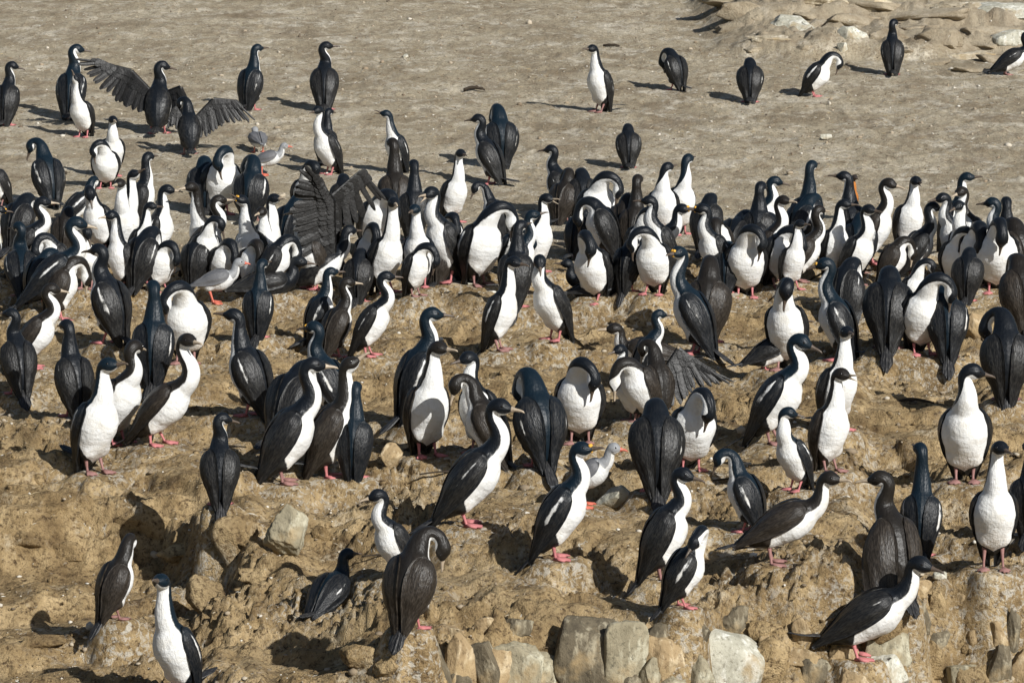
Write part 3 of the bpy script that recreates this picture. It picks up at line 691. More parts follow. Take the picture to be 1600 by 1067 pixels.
# the fractured ledge at the bottom right: one thing, its stones are parts
def ledge():
    rng = np.random.default_rng(91); root = bpy.data.objects.new('rock_ledge', None); COL.objects.link(root)
    g0 = ground_at(1150, 985); root.location = g0
    tag(root, 'fractured ochre rock ledge under the birds along the bottom right', 'rock')
    def st(x, yb, w, h, mat, seed, depth=.6, rot=0, tilt=0, boxy=.75, rough=.10):
        g = ground_at(x, yb); s = FPX / ((g - CAM) @ Fv); W, Hh = w / s, h / s
        me = rock_mesh((W * 1.12, W * depth, Hh * 1.2), seed, 4, 18, rough, boxy); me.materials.append(mat)
        o = put('stone', me, root); o.location = g - g0 + np.array([0, W * depth * .42, Hh * .36]); o.rotation_euler = (R(rng.uniform(-10, 10)), R(tilt), R(rot))
    k = 400
    x = 650
    while x < 1660:                        # lower course, cut by the bottom of the picture
        w = rng.uniform(34, 78); st(x + w / 2, rng.uniform(1060, 1120), w, rng.uniform(50, 95), [M_GROUND, M_RD, M_RO, M_RG, M_GROUND][k % 5], k, .7, rng.uniform(-18, 18), rng.uniform(-9, 9)); x += w * .93; k += 1
    x = 1115
    while x < 1660:                        # upper course: the broken face below the standing birds
        w = rng.uniform(30, 74); top = 945 if x < 1400 else 918
        st(x + w / 2, top + rng.uniform(48, 66), w, rng.uniform(34, 56), [M_GROUND, M_RO, M_GROUND, M_GROUND, M_RD][k % 5], k, .45, rng.uniform(-15, 15), rng.uniform(-8, 8), .8, .09); x += w * .95; k += 1
    for x, y, w, h in [(660, 1015, 40, 34), (705, 1000, 46, 26), (760, 985, 50, 24), (805, 1000, 50, 34), (960, 1000, 60, 30), (1000, 992, 40, 22), (1090, 1010, 40, 44), (1210, 1035, 60, 40), (1320, 1040, 50, 40), (1460, 1030, 60, 44), (1540, 1010, 50, 50)]:
        st(x, y, w, h, [M_RO, M_RD, M_RO][k % 3], k, .6, rng.uniform(-20, 20), rng.uniform(-14, 14)); k += 1
    for x, y, w, h in [(40, 862, 90, 30), (110, 880, 60, 30), (280, 880, 70, 28), (400, 915, 66, 28), (75, 806, 80, 20), (500, 846, 34, 26), (60, 1016, 70, 20), (560, 1048, 70, 40), (605, 1060, 44, 40)]:
        st(x, y, w, h, M_GROUND, k, .7, rng.uniform(-20, 20), rng.uniform(-14, 14), .55, .10); k += 1
ledge()
# pale layered outcrop at the back right: one thing, its slabs are parts
def outcrop():
    rng = np.random.default_rng(77)
    g0 = ground_at(1380, 60)
    root = bpy.data.objects.new('rock_outcrop', None); COL.objects.link(root); root.location = g0
    tag(root, 'pale layered rock outcrop rising behind the plain at the upper right', 'rock')
    spots = [(1165, 20, 70, 26), (1240, 42, 80, 26), (1205, 62, 60, 14), (1335, 38, 110, 22), (1300, 60, 80, 26), (1330, 62, 60, 30), (1225, 12, 80, 16), (1440, 26, 120, 18),
             (1470, 62, 70, 26), (1540, 52, 80, 18), (1500, 92, 90, 16), (1455, 100, 46, 10), (1560, 96, 50, 14), (1570, 22, 90, 20), (1500, 12, 80, 18), (1380, 14, 80, 16),
             (1280, 22, 70, 18), (1590, 60, 60, 22), (1525, 112, 60, 10), (1430, 48, 60, 16), (1390, 58, 50, 20), (1620, 100, 60, 18), (1355, 4, 90, 20), (1590, -4, 90, 20), (1260, 76, 40, 10), (1655, 50, 80, 30), (1690, 90, 80, 26), (1460, -6, 90, 22), (1550, 72, 70, 14), (1240, -10, 90, 22), (1150, 44, 60, 14), (1180, 78, 40, 10), (1140, 4, 70, 14), (1200, 30, 60, 18), (1290, 4, 80, 18), (1410, 80, 50, 12)]
    for i, (x, y, w, h) in enumerate(spots):
        g = ground_at(x, y + 2); s = FPX / ((g - CAM) @ Fv); W, Hh = w / s * 1.3, h / s * 1.4
        me = rock_mesh((W * 1.05, W * rng.uniform(.5, .8), Hh), 300 + i, 4, 14, .09, .8, 0.0); me.materials.append([M_GROUND, M_RP, M_RB, M_GROUND][i % 4] if i % 3 else M_GROUND)
        o = put('slab', me, root); o.location = g - g0 + np.array([0, W * .25, -Hh * .02]); o.rotation_euler = (R(rng.uniform(-8, 8)), R(rng.uniform(-8, 8)), R(rng.uniform(-25, 25)))
outcrop()
# sticks lying about
def stick(x, y, w, ang, label, rad=3.0, seed=0, bend=.15):
    g = ground_at(x, y); s = FPX / ((g - CAM) @ Fv); L = w / s; rng = np.random.default_rng(seed); V, F = [], []; n = 7
    for i, t in enumerate(np.linspace(-.5, .5, 9)):
        c = np.array([t * L, bend * L * .4 * (1 - 4 * t * t) * .3, rad / s * .7 + bend * L * .35 * (1 - 4 * t * t)]) + rng.normal(0, .12, 3) * rad / s
        r = rad / s * (1 - .5 * abs(t) - .3 * t) * rng.uniform(.8, 1.15)
        for j in range(n): q = j * 6.283 / n; V.append(c + np.array([0, math.cos(q) * r, math.sin(q) * r]))
    for i in range(8):
        for j in range(n): F.append([i * n + j, i * n + (j + 1) % n, i * n + n + (j + 1) % n, i * n + n + j])
    F += [list(range(n))[::-1], [8 * n + j for j in range(n)]]
    o = tag(put('stick', mesh('stick', V, F, [M_STICK])), label, 'stick', 'sticks lying on the slope'); o.location = g + np.array([0, 0, .004]); o.rotation_euler = (0, 0, R(ang))
M_STICK = simple('weathered_wood', (.045, .034, .024), .85, .2, .4, 25, .6)
stick(741, 144, 34, -6, 'dark bent stick lying alone on the upper plain', 3.2, 1, .35)
stick(955, 74, 26, -20, 'short dark stick near the tall white cormorant on the plain', 2.4, 2, .1)
stick(92, 273, 26, 4, 'dark stick on the plain behind the left crowd', 3, 3, .2)
stick(1140, 752, 60, 12, 'thin twig on the slope by the bowed teal-headed cormorant', 1.8, 4, .1)
stick(600, 870, 70, 3, 'thin dry twig beside the sitting black cormorant', 1.6, 5, .08)
stick(1430, 632, 60, -14, 'dark twig below the hunched blue-rumped back', 2.6, 6, .25)
stick(700, 742, 90, 10, 'long thin twig on the mound below the bill-touching pair', 1.6, 7, .1)
stick(1190, 862, 90, -10, 'thin root-like twig under the long-legged cormorant', 2.0, 8, .15)
# ------------------------------------------------------------------ the colony: x of head (or body), y of the topmost point, heading, pose, label
B = bird
# bare plain at the back
B(22, 95, 80, 'sup', 'dark cormorant seen from behind at the left edge of the plain, throat turned right', fy=196, hpsi=-75)
B(123, 68, 85, 'sup', 'glossy dark cormorant with bright white cheek standing behind a skyward white-necked one', fy=186, kind='a', hpsi=-75, cheek=30)
B(118, 116, -120, 'sky', 'white-fronted cormorant with pink feet throwing its head back, just below a glossy dark one', fy=214, kind='n', head=70)
W4 = {1: ((0, .05, 0), (-.03, .20, .17), (-.05, .42, .24), (-.3, .1, -1), (-.3, .45, -1), (-.2, 1, .12), .17, .25, .19, (-1, 0, .2)),
      -1: ((0, -.05, 0), (-.05, -.17, .05), (-.1, -.27, -.15), (-.2, 0, -1), (-.2, -.1, -1), (-.2, -.25, -1), .20, .21, .15, (-1, 0, .2))}
B(257, 94, 88, 'sup', 'cormorant on the bare plain with its left wing flung out wide and up', fy=209, wings=W4, hpsi=-70)
W5 = {1: ((0, .05, 0), (0, .12, .12), (0, .17, .02), (-.2, .1, -1), (-.2, .1, -1), (-.2, .3, -1), .16, .16, .12, (-1, 0, .2)),
      -1: ((0, -.05, 0), (0, -.22, .18), (0, -.40, .17), (-.3, .1, -1), (-.2, -.25, -1), (-.2, -.75, -.75), .20, .24, .25, (-1, 0, .2))}
B(296, 150, 100, 'bow', 'black cormorant stretching its right wing over the plain, seen from behind with head bowed', fy=241, wings=W5, feet='dull')
B(404, 68, 62, 'up', 'lone upright cormorant right of the spread black wing, white flank on its right', fy=172, kind='a', hpsi=-30)
B(512, 64, 92, 's', 'dark cormorant seen from behind alone on the plain, bill pointing right, above a long shadow', fy=172, dp=14, hpsi=-85)
B(177, 180, -80, 'sup', 'white-necked cormorant with reddish face standing behind a bowed white preener', fy=275, pale=True, hpsi=10)
B(165, 217, -92, 'ps', 'pure white-bellied cormorant bowing to preen, bulkiest above the left crowd', fy=294, side=-1)
B(234, 236, 25, 'up', 'slim cormorant with dark nape and white front squeezed right of the bowed white preener', kind='n', hpsi=30)
B(48, 214, 118, 'bow', 'teal-backed cormorant near the left edge bowing to preen, white flank showing on its right', fy=322, kind='a', anch='h', side=1)
B(-2, 250, -150, 'hunch', 'white belly of a cormorant cut off by the left edge beside a teal preening bird', fy=322)
B(516, 172, 75, 'up', 'dark back of a cormorant hidden behind a left-facing white-fronted one on the plain', fy=258)
B(495, 165, 212, 'sup', 'left-facing white-fronted cormorant with long tail before another dark back on the plain', fy=272, hpsi=20)
B(601, 171, 205, 'up', 'left-facing cormorant with open bill and white front above the raised wings', fy=270, kind='a', open=1, head=12)
B(612, 214, 95, 'tall', 'brown-black neck of a cormorant rising straight up behind the raised wings', kind='j', fy=352)
B(646, 248, 85, 'up', 'small dark head and back of a cormorant right of the raised wing', kind='n')
B(772, 161, 100, 'pf', 'cormorant bowing to its breast, white-specked back, rear bird of a close pair', fy=262, anch='h', kind='a')
B(744, 177, 145, 'sup', 'dark cormorant facing left with white throat, front bird of a close pair on the plain', fy=288, hpsi=20)
B(924, 69, 214, 'up', 'lone white-fronted cormorant standing tall on the bare plain, pink feet and long shadow', fy=175, hpsi=10, feet='pink', head=8)
B(1056, 74, 125, 'hunch', 'hunched cormorant with white neck stripe and pink foot, right of the tall white one', fy=141, hpsi=60, side=1)
B(1172, 89, 88, 'hunch', 'headless-looking hunched cormorant with plain dark back between two preening birds on the plain', fy=160, hpsi=25, side=1)
B(982, 192, 92, 'hunch', 'hunched dark-backed cormorant, closest of the lone birds to the dense crowd', fy=262, hpsi=20, side=-1)
B(1274, 80, -8, 'pf', 'white-necked cormorant bent over preening on the plain, bright pink feet', fy=151, dp=-14, cheek=25, bar=1.2)
B(1398, 29, 88, 'sup', 'dark-backed cormorant standing by the pale rock outcrop, white shoulder showing at right', fy=117, hpsi=-40)
B(1606, 48, 8, 's', 'black cormorant cut by the right edge by the rock outcrop, long tail left', fy=117, dp=-16, feet='dull')
# dense crowd, left part
B(70, 306, 5, 's', 'cormorant facing right with brown head and white throat, left of the leaning dark back', dp=10, kind='n', pale=True)
B(120, 274, 30, 'bow', 'cormorant leaning under the bowed white preener, dark back crossed by a white bar', fy=352, dp=-25, kind='a', bar=1.3)
B(141, 288, -125, 'bow', 'round black head with white cheek bowed between the leaning back and the blue-capped bird', anch='h')
B(125, 332, 8, 's', 'blue-capped cormorant with curved white neck facing an outstretched bill', fy=482, kind='a', pale=True, dp=-6)
B(186, 278, -85, 'sup', 'young cormorant with brownish speckled face in the left crowd, looking out', kind='j', cheek=20)
B(172, 328, 208, 'up', 'left-facing cormorant with rust-stained white belly, bill meeting the blue-capped one', fy=452, pale=True)
B(211, 264, -25, 'tall', 'tall cormorant with dark head raised and broad white breast in the left crowd', kind='n', head=20)
B(264, 287, 0, 'up', 'cormorant with pale bill and long white neck looking right, beside a brown-necked one', pale=True, kind='n')
B(296, 277, 205, 'tall', 'young brown-necked cormorant with mottled breast looking left in the crowd', kind='j', cheek=-60)
B(222, 352, 60, 'hunch', 'dark drooping wing and back of a cormorant right of the rust-bellied one', fy=452)
B(27, 345, 100, 's', 'blue-black cormorant with lowered head at the left edge of the crowd', kind='a', fy=462, hpsi=40)
B(345, 226, -62, 'ps', 'teal-crowned cormorant bowing its head with white cheek, leftmost of two bowed side by side', fy=335, kind='a', side=-1, feet='pink')
B(392, 240, 75, 'ps', 'dark navy cormorant bowed to its side with white flank, just below the resting gull', fy=345, kind='a', side=1)
B(345, 303, 5, 's', 'young cormorant with pale streaked face facing right, behind the white crowd', kind='j', pale=True, cheek=15)
B(376, 304, -118, 'sky', 'cormorant with yellow chin and open bill, broad white breast facing out', fy=442, open=1, yel=True, head=25)
B(348, 371, -60, 'hunch', 'white hunched back side of a cormorant above the red-billed gull', fy=452)
B(408, 322, -88, 'up', 'white-breasted cormorant with plain brown head seen from the front', kind='j', fy=440)
B(430, 302, -20, 'up', 'slender cormorant with dark crown and white front looking right, left of the raised wings', pale=True)
B(464, 318, 205, 'sup', 'young cormorant half hidden behind the raised black wing, pale cheek', kind='j', cheek=25)
B(494, 249, -85, 'bow', 'dark-crowned cormorant looking down with two white neck stripes, above the raised wing', anch='h')
W18 = {-1: ((0, -.05, 0), (-.02, -.12, .40), (-.12, -.18, .52), (-1, 0, -.75), (-1, 0, -.15), (-.5, -.05, .55), .20, .30, .16, (0, -1, .15)),
       1: ((.02, .06, .05), (.04, .12, .40), (.26, .2, .56), (.5, 0, -1), (-.15, 0, -1), (.65, 0, -.75), .18, .34, .26, (0, -1, .15))}
B(548, 350, 18, 'lean', 'black cormorant flapping with both big wings raised above the crowd', fy=452, wings=W18, anch='h')
B(578, 346, -80, 'pf', 'cream-white cormorant with head folded into its breast right of the raised wings', fy=445)
B(616, 307, -48, 'tall', 'big white-fronted cormorant with outstretched bill to the right, beside a bowed cream one', fy=456, pale=True)
B(647, 318, -100, 'up', 'cormorant with teal cap and white front standing just right of the big white-fronted one', kind='a', fy=448)
B(671, 287, 205, 'sup', 'left-facing cormorant with gaping bill, white neck and shaggy dark wing', open=1.4, fy=440, low=6, pale=True)
B(721, 232, -52, 'tall', 'tall clean white-fronted cormorant standing clear above the middle of the crowd', fy=347, hpsi=-10)
B(748, 312, -35, 'ps', 'large cormorant curling its neck right over a white belly, white wing bar, pink leg', fy=446, kind='n', side=1, bar=1.2)
B(816, 342, 80, 'up', 'small black head and white neck of a cormorant behind the large neck-curling one', kind='n')
B(835, 327, 20, 'sup', 'dark cormorant with blue-black back and thin white throat line, looking up', fy=455, kind='a', head=20)
B(856, 301, -22, 'up', 'cormorant with gaping bill and clean white front, looking right in the middle crowd', open=1.3, fy=425, pale=True)
B(858, 225, 135, 'sup', 'left-facing cormorant with thick black neck and white throat behind the middle crowd', fy=335, kind='n', hpsi=25)
B(880, 261, 60, 'ps', 'brown-backed cormorant with a curved white neck stripe behind the middle crowd', kind='j', fy=350, side=1)
B(911, 261, 95, 'hunch', 'round hunched black back in the middle crowd between two white-striped necks', fy=350)
B(932, 266, -70, 'ps', 'white-breasted cormorant with black head bowed to the right and pink legs', fy=377, side=1, anch='b')
B(945, 306, 160, 'hunch', 'cormorant with white shoulder and lowered head under the bowed white-breasted one', fy=405)
B(928, 358, -128, 'ps', 'cormorant with bulging white breast, blue shaded, twisting its head onto its back', fy=474, side=1, anch='b')
B(980, 378, 60, 'hunch', 'dark rump and folded wings of a cormorant right of the bulging white breast', fy=455)
B(866, 396, 213, 'sup', 'white-fronted cormorant leaning left with bowed dark head and long tail trailing right', fy=533, hpsi=60, head=-40, anch='t')
B(806, 399, -12, 'up', 'white-fronted cormorant with pink feet looking right on open ground below the crowd', fy=546, bar=.9, dp=-8)
# dense crowd, right part
B(997, 271, 75, 'tall', 'long dark brown neck of a cormorant raised at the edge of the middle gap', kind='j', hpsi=0)
B(1012, 304, 200, 'sup', 'left-looking cormorant with white front edge beneath a long raised brown neck', kind='n')
B(1045, 252, -100, 'up', 'cormorant with dark back of head and shaded white breast, left of the tallest neck', hpsi=150)
B(1077, 239, -62, 'tall', 'cormorant with the highest raised black neck over bright white breast', kind='a', hpsi=120)
B(1068, 317, 2, 'lean', 'crested cormorant with yellow bill base leaning right over its neighbours', yel=True, dp=14, fy=430)
B(1094, 317, 205, 'sup', 'left-facing cormorant with yellow face bill to bill with the crested one', yel=True, kind='n')
B(1022, 352, -112, 'ps', 'white-bellied cormorant curling its black neck to the left, below the crested one', fy=460, side=-1)
B(1058, 383, 150, 'sup', 'blue-black-backed cormorant with yellow bill base and white left side, in front of the crowd', fy=553, kind='a', yel=True, hpsi=80, dL=.03)
B(1106, 397, 80, 'pf', 'brownish-backed cormorant with head tucked down beside the blue-black one', fy=535, kind='j', anch='b')
B(1150, 312, 65, 'hunch', 'long dark hunched back behind the great white preening belly', fy=425, dp=-28, kind='n')
B(1165, 349, -92, 'ps', 'great round white belly of a preening cormorant with black neck looped right, pink feet', fy=464, side=1)
B(1190, 282, 80, 'up', 'dark slim neck and head left of a teal-billed face in the right crowd', kind='n')
B(1214, 274, -15, 'sup', 'white-necked cormorant with teal bill pointing right in the right crowd', kind='a')
B(1226, 304, -10, 'sup', 'young cormorant with brown cheek and white chin under the teal-billed one', kind='j')
B(1270, 249, 65, 'tall', 'tall black neck with white edges raised above the right crowd', kind='a', hpsi=-10)
B(1250, 300, 40, 'hunch', 'dark back with white wing patch at the foot of a tall black neck', fy=400, bar=1.2, kind='a')
B(1282, 319, 15, 's', 'young brown cormorant leaning right with outstretched neck in the right crowd', kind='j', fy=440, dL=.03)
B(1316, 266, 95, 'tall', 'dark cormorant with bill pointing left next to an orange-breasted bird', hpsi=80, kind='n')
B(1336, 272, -60, 'up', 'small orange-breasted bird with dark head behind the right crowd', kind='o', name='goose', group='odd birds in the colony', feet='dull', k=.58)
B(1322, 310, -42, 'up', 'dark-capped cormorant with bright white breast and dark wing, under the left-pointing bill', fy=432, kind='n')
B(1392, 277, -8, 'sup', 'young cormorant with big brown head and long pale bill looking right over a white breast', fy=412, kind='j', pale=True)
B(1432, 274, -58, 'up', 'straight white-fronted cormorant with open dark bill right of the big brown head', open=1, fy=395)
B(1461, 314, 20, 'sup', 'cormorant with small white chin leaning right, teal-grey back, in front of two facing bills', fy=432, kind='n', dp=-10)
B(1514, 268, -25, 'up', 'teal-headed cormorant with white front, behind a bird with long bill to the left', kind='a')
B(1500, 290, 195, 'sup', 'brown-headed cormorant with a long bill pointing left across the right crowd', kind='j')
B(1496, 312, -120, 'sup', 'small cormorant head with white cheek tucked between taller birds at right', kind='n', cheek=30)
B(1496, 352, -85, 'ps', 'white-bellied cormorant with black neck looped to the right near the right edge', fy=447, side=1)
B(1547, 307, 190, 'sup', 'teal-headed cormorant facing left with white foreneck near the right edge', kind='a')
B(1572, 306, 85, 'up', 'plain dark head seen from behind next to a teal one near the right edge', kind='n')
B(1558, 338, -95, 'pf', 'white-breasted cormorant with dark bowed head near the right edge', fy=458)
B(1594, 338, 110, 'hunch', 'dark cormorant with white wing bar cut by the right edge', fy=448, bar=1.1, kind='j')
B(1440, 424, -70, 'ps', 'shaded white-fronted cormorant stretching its neck right behind a hunched dark back', fy=552, side=1, dL=.02, anch='b')
B(1480, 442, 88, 'hunch', 'hunched dark back with blue rump and propped tail before a shaded white front', fy=560, kind='a', hpsi=15, taillow=.05)
B(1388, 412, 82, 'hunch', 'hunched dark back with pale tail left of the shaded white front', fy=545, kind='n', hpsi=15, taillow=.04)
B(1318, 400, 55, 'hunch', 'dark grey hunched cormorant with wingtip poking right behind the yellow-billed one', fy=500, kind='n', droop=(0, .15))
B(1285, 401, 155, 'sup', 'cormorant with yellow gape facing left over a white neck, blue-black wings', fy=562, kind='a', yel=True, hpsi=25, dL=.02)
B(1228, 432, -105, 'bow', 'grey-shaded breast of a cormorant with big black bowed head, left of the yellow-gaped one', fy=576, anch='h', hpsi=-40)
B(1205, 505, 18, 'lean', 'low dark cormorant crouching behind the grey-shaded breast, tail poking left', fy=580, dp=-6, anch='b')
# birds half hidden in the thick of the crowd
B(2, 320, -10, 'up', 'cormorant with orange face just inside the left edge above the blue-black one', fy=430, yel=True, kind='n')
B(102, 322, 80, 'hunch', 'brownish hunched back behind the outstretched bill in the left crowd', fy=402, kind='j')
B(305, 372, 65, 'hunch', 'dark folded wings of a cormorant right of the mottled breast', fy=446, kind='n')
B(320, 242, 95, 'hunch', 'dark hunched cormorant pressed against the left of the teal-crowned bower', fy=334, kind='a')
B(455, 300, 60, 'hunch', 'dark back of a cormorant behind the raised black wing on its left side', fy=410, kind='a')
B(470, 398, 20, 'sit', 'low black cormorant lying in front of the raised wings', fy=462, kind='n', dark=True)
B(590, 288, -60, 'hunch', 'white shoulder of a cormorant under the arch of the raised wing', fy=402, kind='n')
B(560, 400, 80, 'hunch', 'dark rump below the raised wings between two white fronts', fy=470, kind='n')
B(686, 362, 70, 'hunch', 'ragged dark back below the gaping bill, wing feathers hanging', fy=448, kind='j')
B(648, 384, -30, 'hunch', 'dark-winged cormorant with white edge by the pale bone-like stone', fy=462, kind='n')
B(884, 404, 175, 'sit', 'low black nest sitter behind the two white-fronted birds on open ground', fy=452, kind='n', dark=True)
B(800, 352, -40, 'hunch', 'white-specked back crouched under the large neck-curling bird', fy=430, kind='a')
B(975, 300, 70, 'hunch', 'brown speckled back left of the left-looking bird in the middle crowd', fy=392, kind='j')
B(1104, 300, 70, 'hunch', 'dark back directly right of the highest raised black neck', fy=392, kind='n')
B(1118, 338, -95, 'hunch', 'pinkish-shaded breast between the yellow-faced bird and the great white belly', fy=430, kind='j')
B(984, 402, 10, 'sit', 'low dark body on the ground behind the blue-black-backed cormorant', fy=462, kind='n', dark=True)
B(1135, 382, 80, 'hunch', 'black back tight against the left of the great white belly', fy=458, kind='a')
B(1252, 352, -60, 'up', 'white-breasted cormorant half covered by the leaning brown one', fy=452, kind='n')
B(1215, 350, -40, 'hunch', 'white-breasted hunched cormorant right of the great white belly', fy=448, kind='n')
B(1342, 330, 75, 'hunch', 'greenish-black back behind the dark-capped bird with bright breast', fy=428, kind='a')
B(1392, 392, 10, 'hunch', 'brown young cormorant crouching under the big brown-headed one', fy=446, kind='j')
B(1424, 405, -50, 'bow', 'black head with white cheek patch right of the hunched pale-tailed back', fy=500, kind='n')
B(1528, 344, -95, 'hunch', 'blank white breast between the looped black neck and the bowed dark head', fy=447, kind='n')
B(1512, 404, 75, 'hunch', 'dark back in front of the looped black neck near the right edge', fy=470, kind='n')
B(1470, 300, 190, 'sup', 'dark head facing left between the open dark bill and the teal head', kind='n')
B(1360, 318, -30, 'sup', 'dark head and white throat left of the big brown-headed young bird', kind='n')
B(1178, 330, 30, 'hunch', 'dark shoulder behind the looped neck of the great white belly', fy=420, kind='n')
B(1000, 322, -80, 'bow', 'small bowed head with white cheek left of the curled black neck', fy=425, kind='n')
B(905, 322, 60, 'hunch', 'dark back between the gaping bill and the bowed white-breasted bird', fy=402, kind='n')
B(775, 288, 150, 'bow', 'dark bowed cormorant behind the large neck-curling one', fy=372, kind='n')
B(538, 270, 95, 'hunch', 'dark back left of the arching wing at the rear of the crowd', fy=350, kind='n')
B(700, 330, -70, 'hunch', 'white-breasted cormorant behind the shaggy dark wing', fy=412, kind='n')
B(250, 380, -40, 'hunch', 'white-flanked cormorant crouched below the pale-billed long neck', fy=456, kind='n')
B(60, 395, 40, 'hunch', 'black back next to the curved white neck at far left', fy=470, kind='a')
B(135, 350, -100, 'bow', 'white breast between the blue cap and the bill that meets it', fy=450, kind='n')
B(396, 372, -75, 'hunch', 'white breast under the plain brown head in the left crowd', fy=458, kind='j')
B(28, 300, 60, 'hunch', 'dark hunched back under the teal preener at far left', fy=392, kind='n')
B(238, 316, -35, 'up', 'white-throated cormorant wedged behind the tall raised dark head', fy=420, kind='n')
B(425, 365, 15, 'hunch', 'dark wing and white belly of a cormorant above the dark upright back', fy=456, kind='n')
B(320, 336, -60, 'bow', 'bowed dark head in front of the brown-necked mottled bird', fy=438, kind='n')
B(90, 362, -150, 'hunch', 'white breast facing left beside the outstretched bill', fy=446, kind='n')
# middle ground, left to right
B(84, 441, -2, 's', 'young cormorant facing right with long pale bill, white breast and pink feet, at left', fy=574, kind='j', pale=True, dp=4)
B(14, 480, 112, 'sup', 'dark-backed cormorant at the left edge with blue face patch and tail dragging right', fy=615, hpsi=60, taillow=.06)
B(92, 398, 25, 'hunch', 'brown-backed white-shouldered cormorant behind the pale-billed young one', fy=500, kind='j')
B(150, 379, 140, 'sup', 'cormorant facing away left with white bars on dark wings and tail touching the ground', fy=537, kind='n', bar=1.2)
B(239, 436, 86, 'up', 'blue-backed cormorant seen from behind in front of a white preening bird', fy=602, kind='a')
B(290, 437, -88, 'ps', 'white cormorant folding its neck down left, pink skin showing, behind a blue back', fy=566, side=-1)
B(102, 497, 118, 'up', 'dark cormorant turned away with brown wings, between the pale-billed young one and the white trio', fy=650, kind='n', dp=-6)
B(213, 529, -35, 'sup', 'middle bird of a white trio, dark brown head turned away over a slanting white breast', fy=690, kind='j', hpsi=100)
B(296, 519, -18, 's', 'young cormorant with long white neck and big brown wing, rightmost of a white trio', fy=694, kind='j', dp=-2, dL=.05)
B(172, 557, -42, 'up', 'leftmost of a white trio, pink feet on a ledge, brown bill raised', fy=738, kind='a', head=18, dp=-4, pale=False)
B(362, 480, 142, 'up', 'cormorant turned away to the left with white side and brown wing, alone on the slope', fy=645, kind='n', dp=-8, bar=.9)
B(352, 643, 96, 'sup', 'grey-black cormorant seen from behind, white cheek turned right, long striped tail hanging down', fy=790, hpsi=-75, kind='n', taillow=.22, bar=0)
B(412, 403, 80, 'up', 'dark upright back of a cormorant beside the red-billed gull', fy=527, kind='a')
B(520, 416, 25, 'up', 'teal-headed cormorant tucked behind a pale-edged dark back', kind='a', fy=535)
B(546, 432, 42, 'sup', 'cormorant turned away right with thin white neck edge and brown-black back', fy=557, kind='j', pale=True, dp=-4)
B(487, 500, 150, 'sup', 'cormorant with orange face peeping out left behind a brown-black back', yel=True, kind='a')
B(607, 422, -6, 's', 'cormorant with S-curved white neck facing right, pink feet on bare slope', fy=556, kind='n', dp=6)
B(452, 560, 55, 'hunch', 'black cormorant back crowded behind the right-facing pair on the slope', fy=690, dp=-8)
B(550, 556, 12, 'up', 'young cormorant with upstretched pale bill between two dark backs', fy=745, kind='j', pale=True, head=28, dp=-8)
B(494, 546, 12, 'sup', 'large cormorant facing right with white foreneck and dark leaning body, pink feet', fy=754, kind='n', dp=-8, dL=.02, pale=True)
B(556, 594, 84, 'up', 'black cormorant seen square from behind with blue rump and long tail', fy=748, kind='a', taillow=.08, bar=0)
B(680, 478, 32, 'sup', 'teal-headed cormorant with white throat and dark back, standing behind the bill-touching pair', fy=655, kind='a')
B(728, 547, 240, 'sup', 'right bird of a bill-touching pair, white breast slanting left', fy=706, kind='n', hpsi=-30)
B(689, 531, -60, 'up', 'left bird of a bill-touching pair, broad white front and brown head', fy=712, kind='j', hpsi=25)
B(812, 572, 112, 'pf', 'dark cormorant behind the bowed brown one, white throat bent down', fy=728, kind='a', anch='h', hpsi=30)
B(764, 582, 150, 'bow', 'brown cormorant arching its neck with a white throat stripe, behind the right-facing white-necked bird', fy=728, kind='j', anch='b')
B(786, 617, 6, 'sup', 'large cormorant standing in profile to the right, white foreneck, dark wing, tail stretched left', fy=820, kind='n', dp=-14, pale=True, dL=.02)
B(906, 556, -98, 'ps', 'white-breasted preening cormorant with black head curled right and big pink foot', fy=692, side=1, anch='b')
B(1033, 490, 20, 'sup', 'teal head with white throat rising behind the brown nest sitter', kind='a', fy=600)
B(958, 503, 170, 'sit', 'brown-headed cormorant sitting low on the ground facing left', fy=566, kind='j', dL=-.02)
B(966, 545, 205, 'sup', 'black cormorant facing left below the brown nest sitter', fy=658, kind='n', anch='h')
W141 = {-1: ((0, -.05, 0), (0, -.14, .14), (-.05, -.30, .02), (-.3, 0, -1), (-.25, -.2, -1), (-.2, -1, -.5), .26, .28, .20, (-1, 0, .1))}
B(1030, 528, 105, 'bow', 'dark cormorant fanning its brown right wing out to the side', fy=655, kind='j', wings=W141, anch='b')
B(1003, 556, 215, 'hunch', 'cormorant with blue-shaded white front and brown wing, left of the fanned wing', fy=660, kind='j', hpsi=120, side=-1)
B(1082, 603, -75, 'pf', 'white-headed-looking cormorant bending its white neck down with pink bill', fy=735, anch='b', cheek=60)
B(1026, 620, 92, 'hunch', 'big black back with propped tail and pale bowed face at its right shoulder', fy=765, kind='n', taillow=.1, hpsi=60, side=-1)
B(1324, 508, -48, 'up', 'dark-headed cormorant with straight white neck standing behind a gaping young one', fy=672, kind='n', dL=.02)
B(1256, 513, -16, 's', 'teal-headed cormorant looking down right, white wing streak and pointed tail', fy=692, kind='a', dp=8, head=-28, bar=1.1)
B(1318, 573, -42, 'up', 'young brown-headed cormorant with gaping bill and white breast on the right slope', fy=736, kind='j', open=1, pale=True)
B(1236, 634, 215, 'sup', 'cormorant leaning left with white breast and teal head turned back, above the profile bird', fy=765, kind='a', hpsi=150, anch='h')
B(1168, 699, 150, 'bow', 'teal-headed cormorant bowed left with blue-shaded breast and grey wings', fy=830, kind='a', anch='b', hpsi=20)
B(1525, 566, -98, 'sup', 'broad white-fronted cormorant with pink feet facing out, head turned aside, on the right slope', fy=752, kind='n', hpsi=110, dp=4)
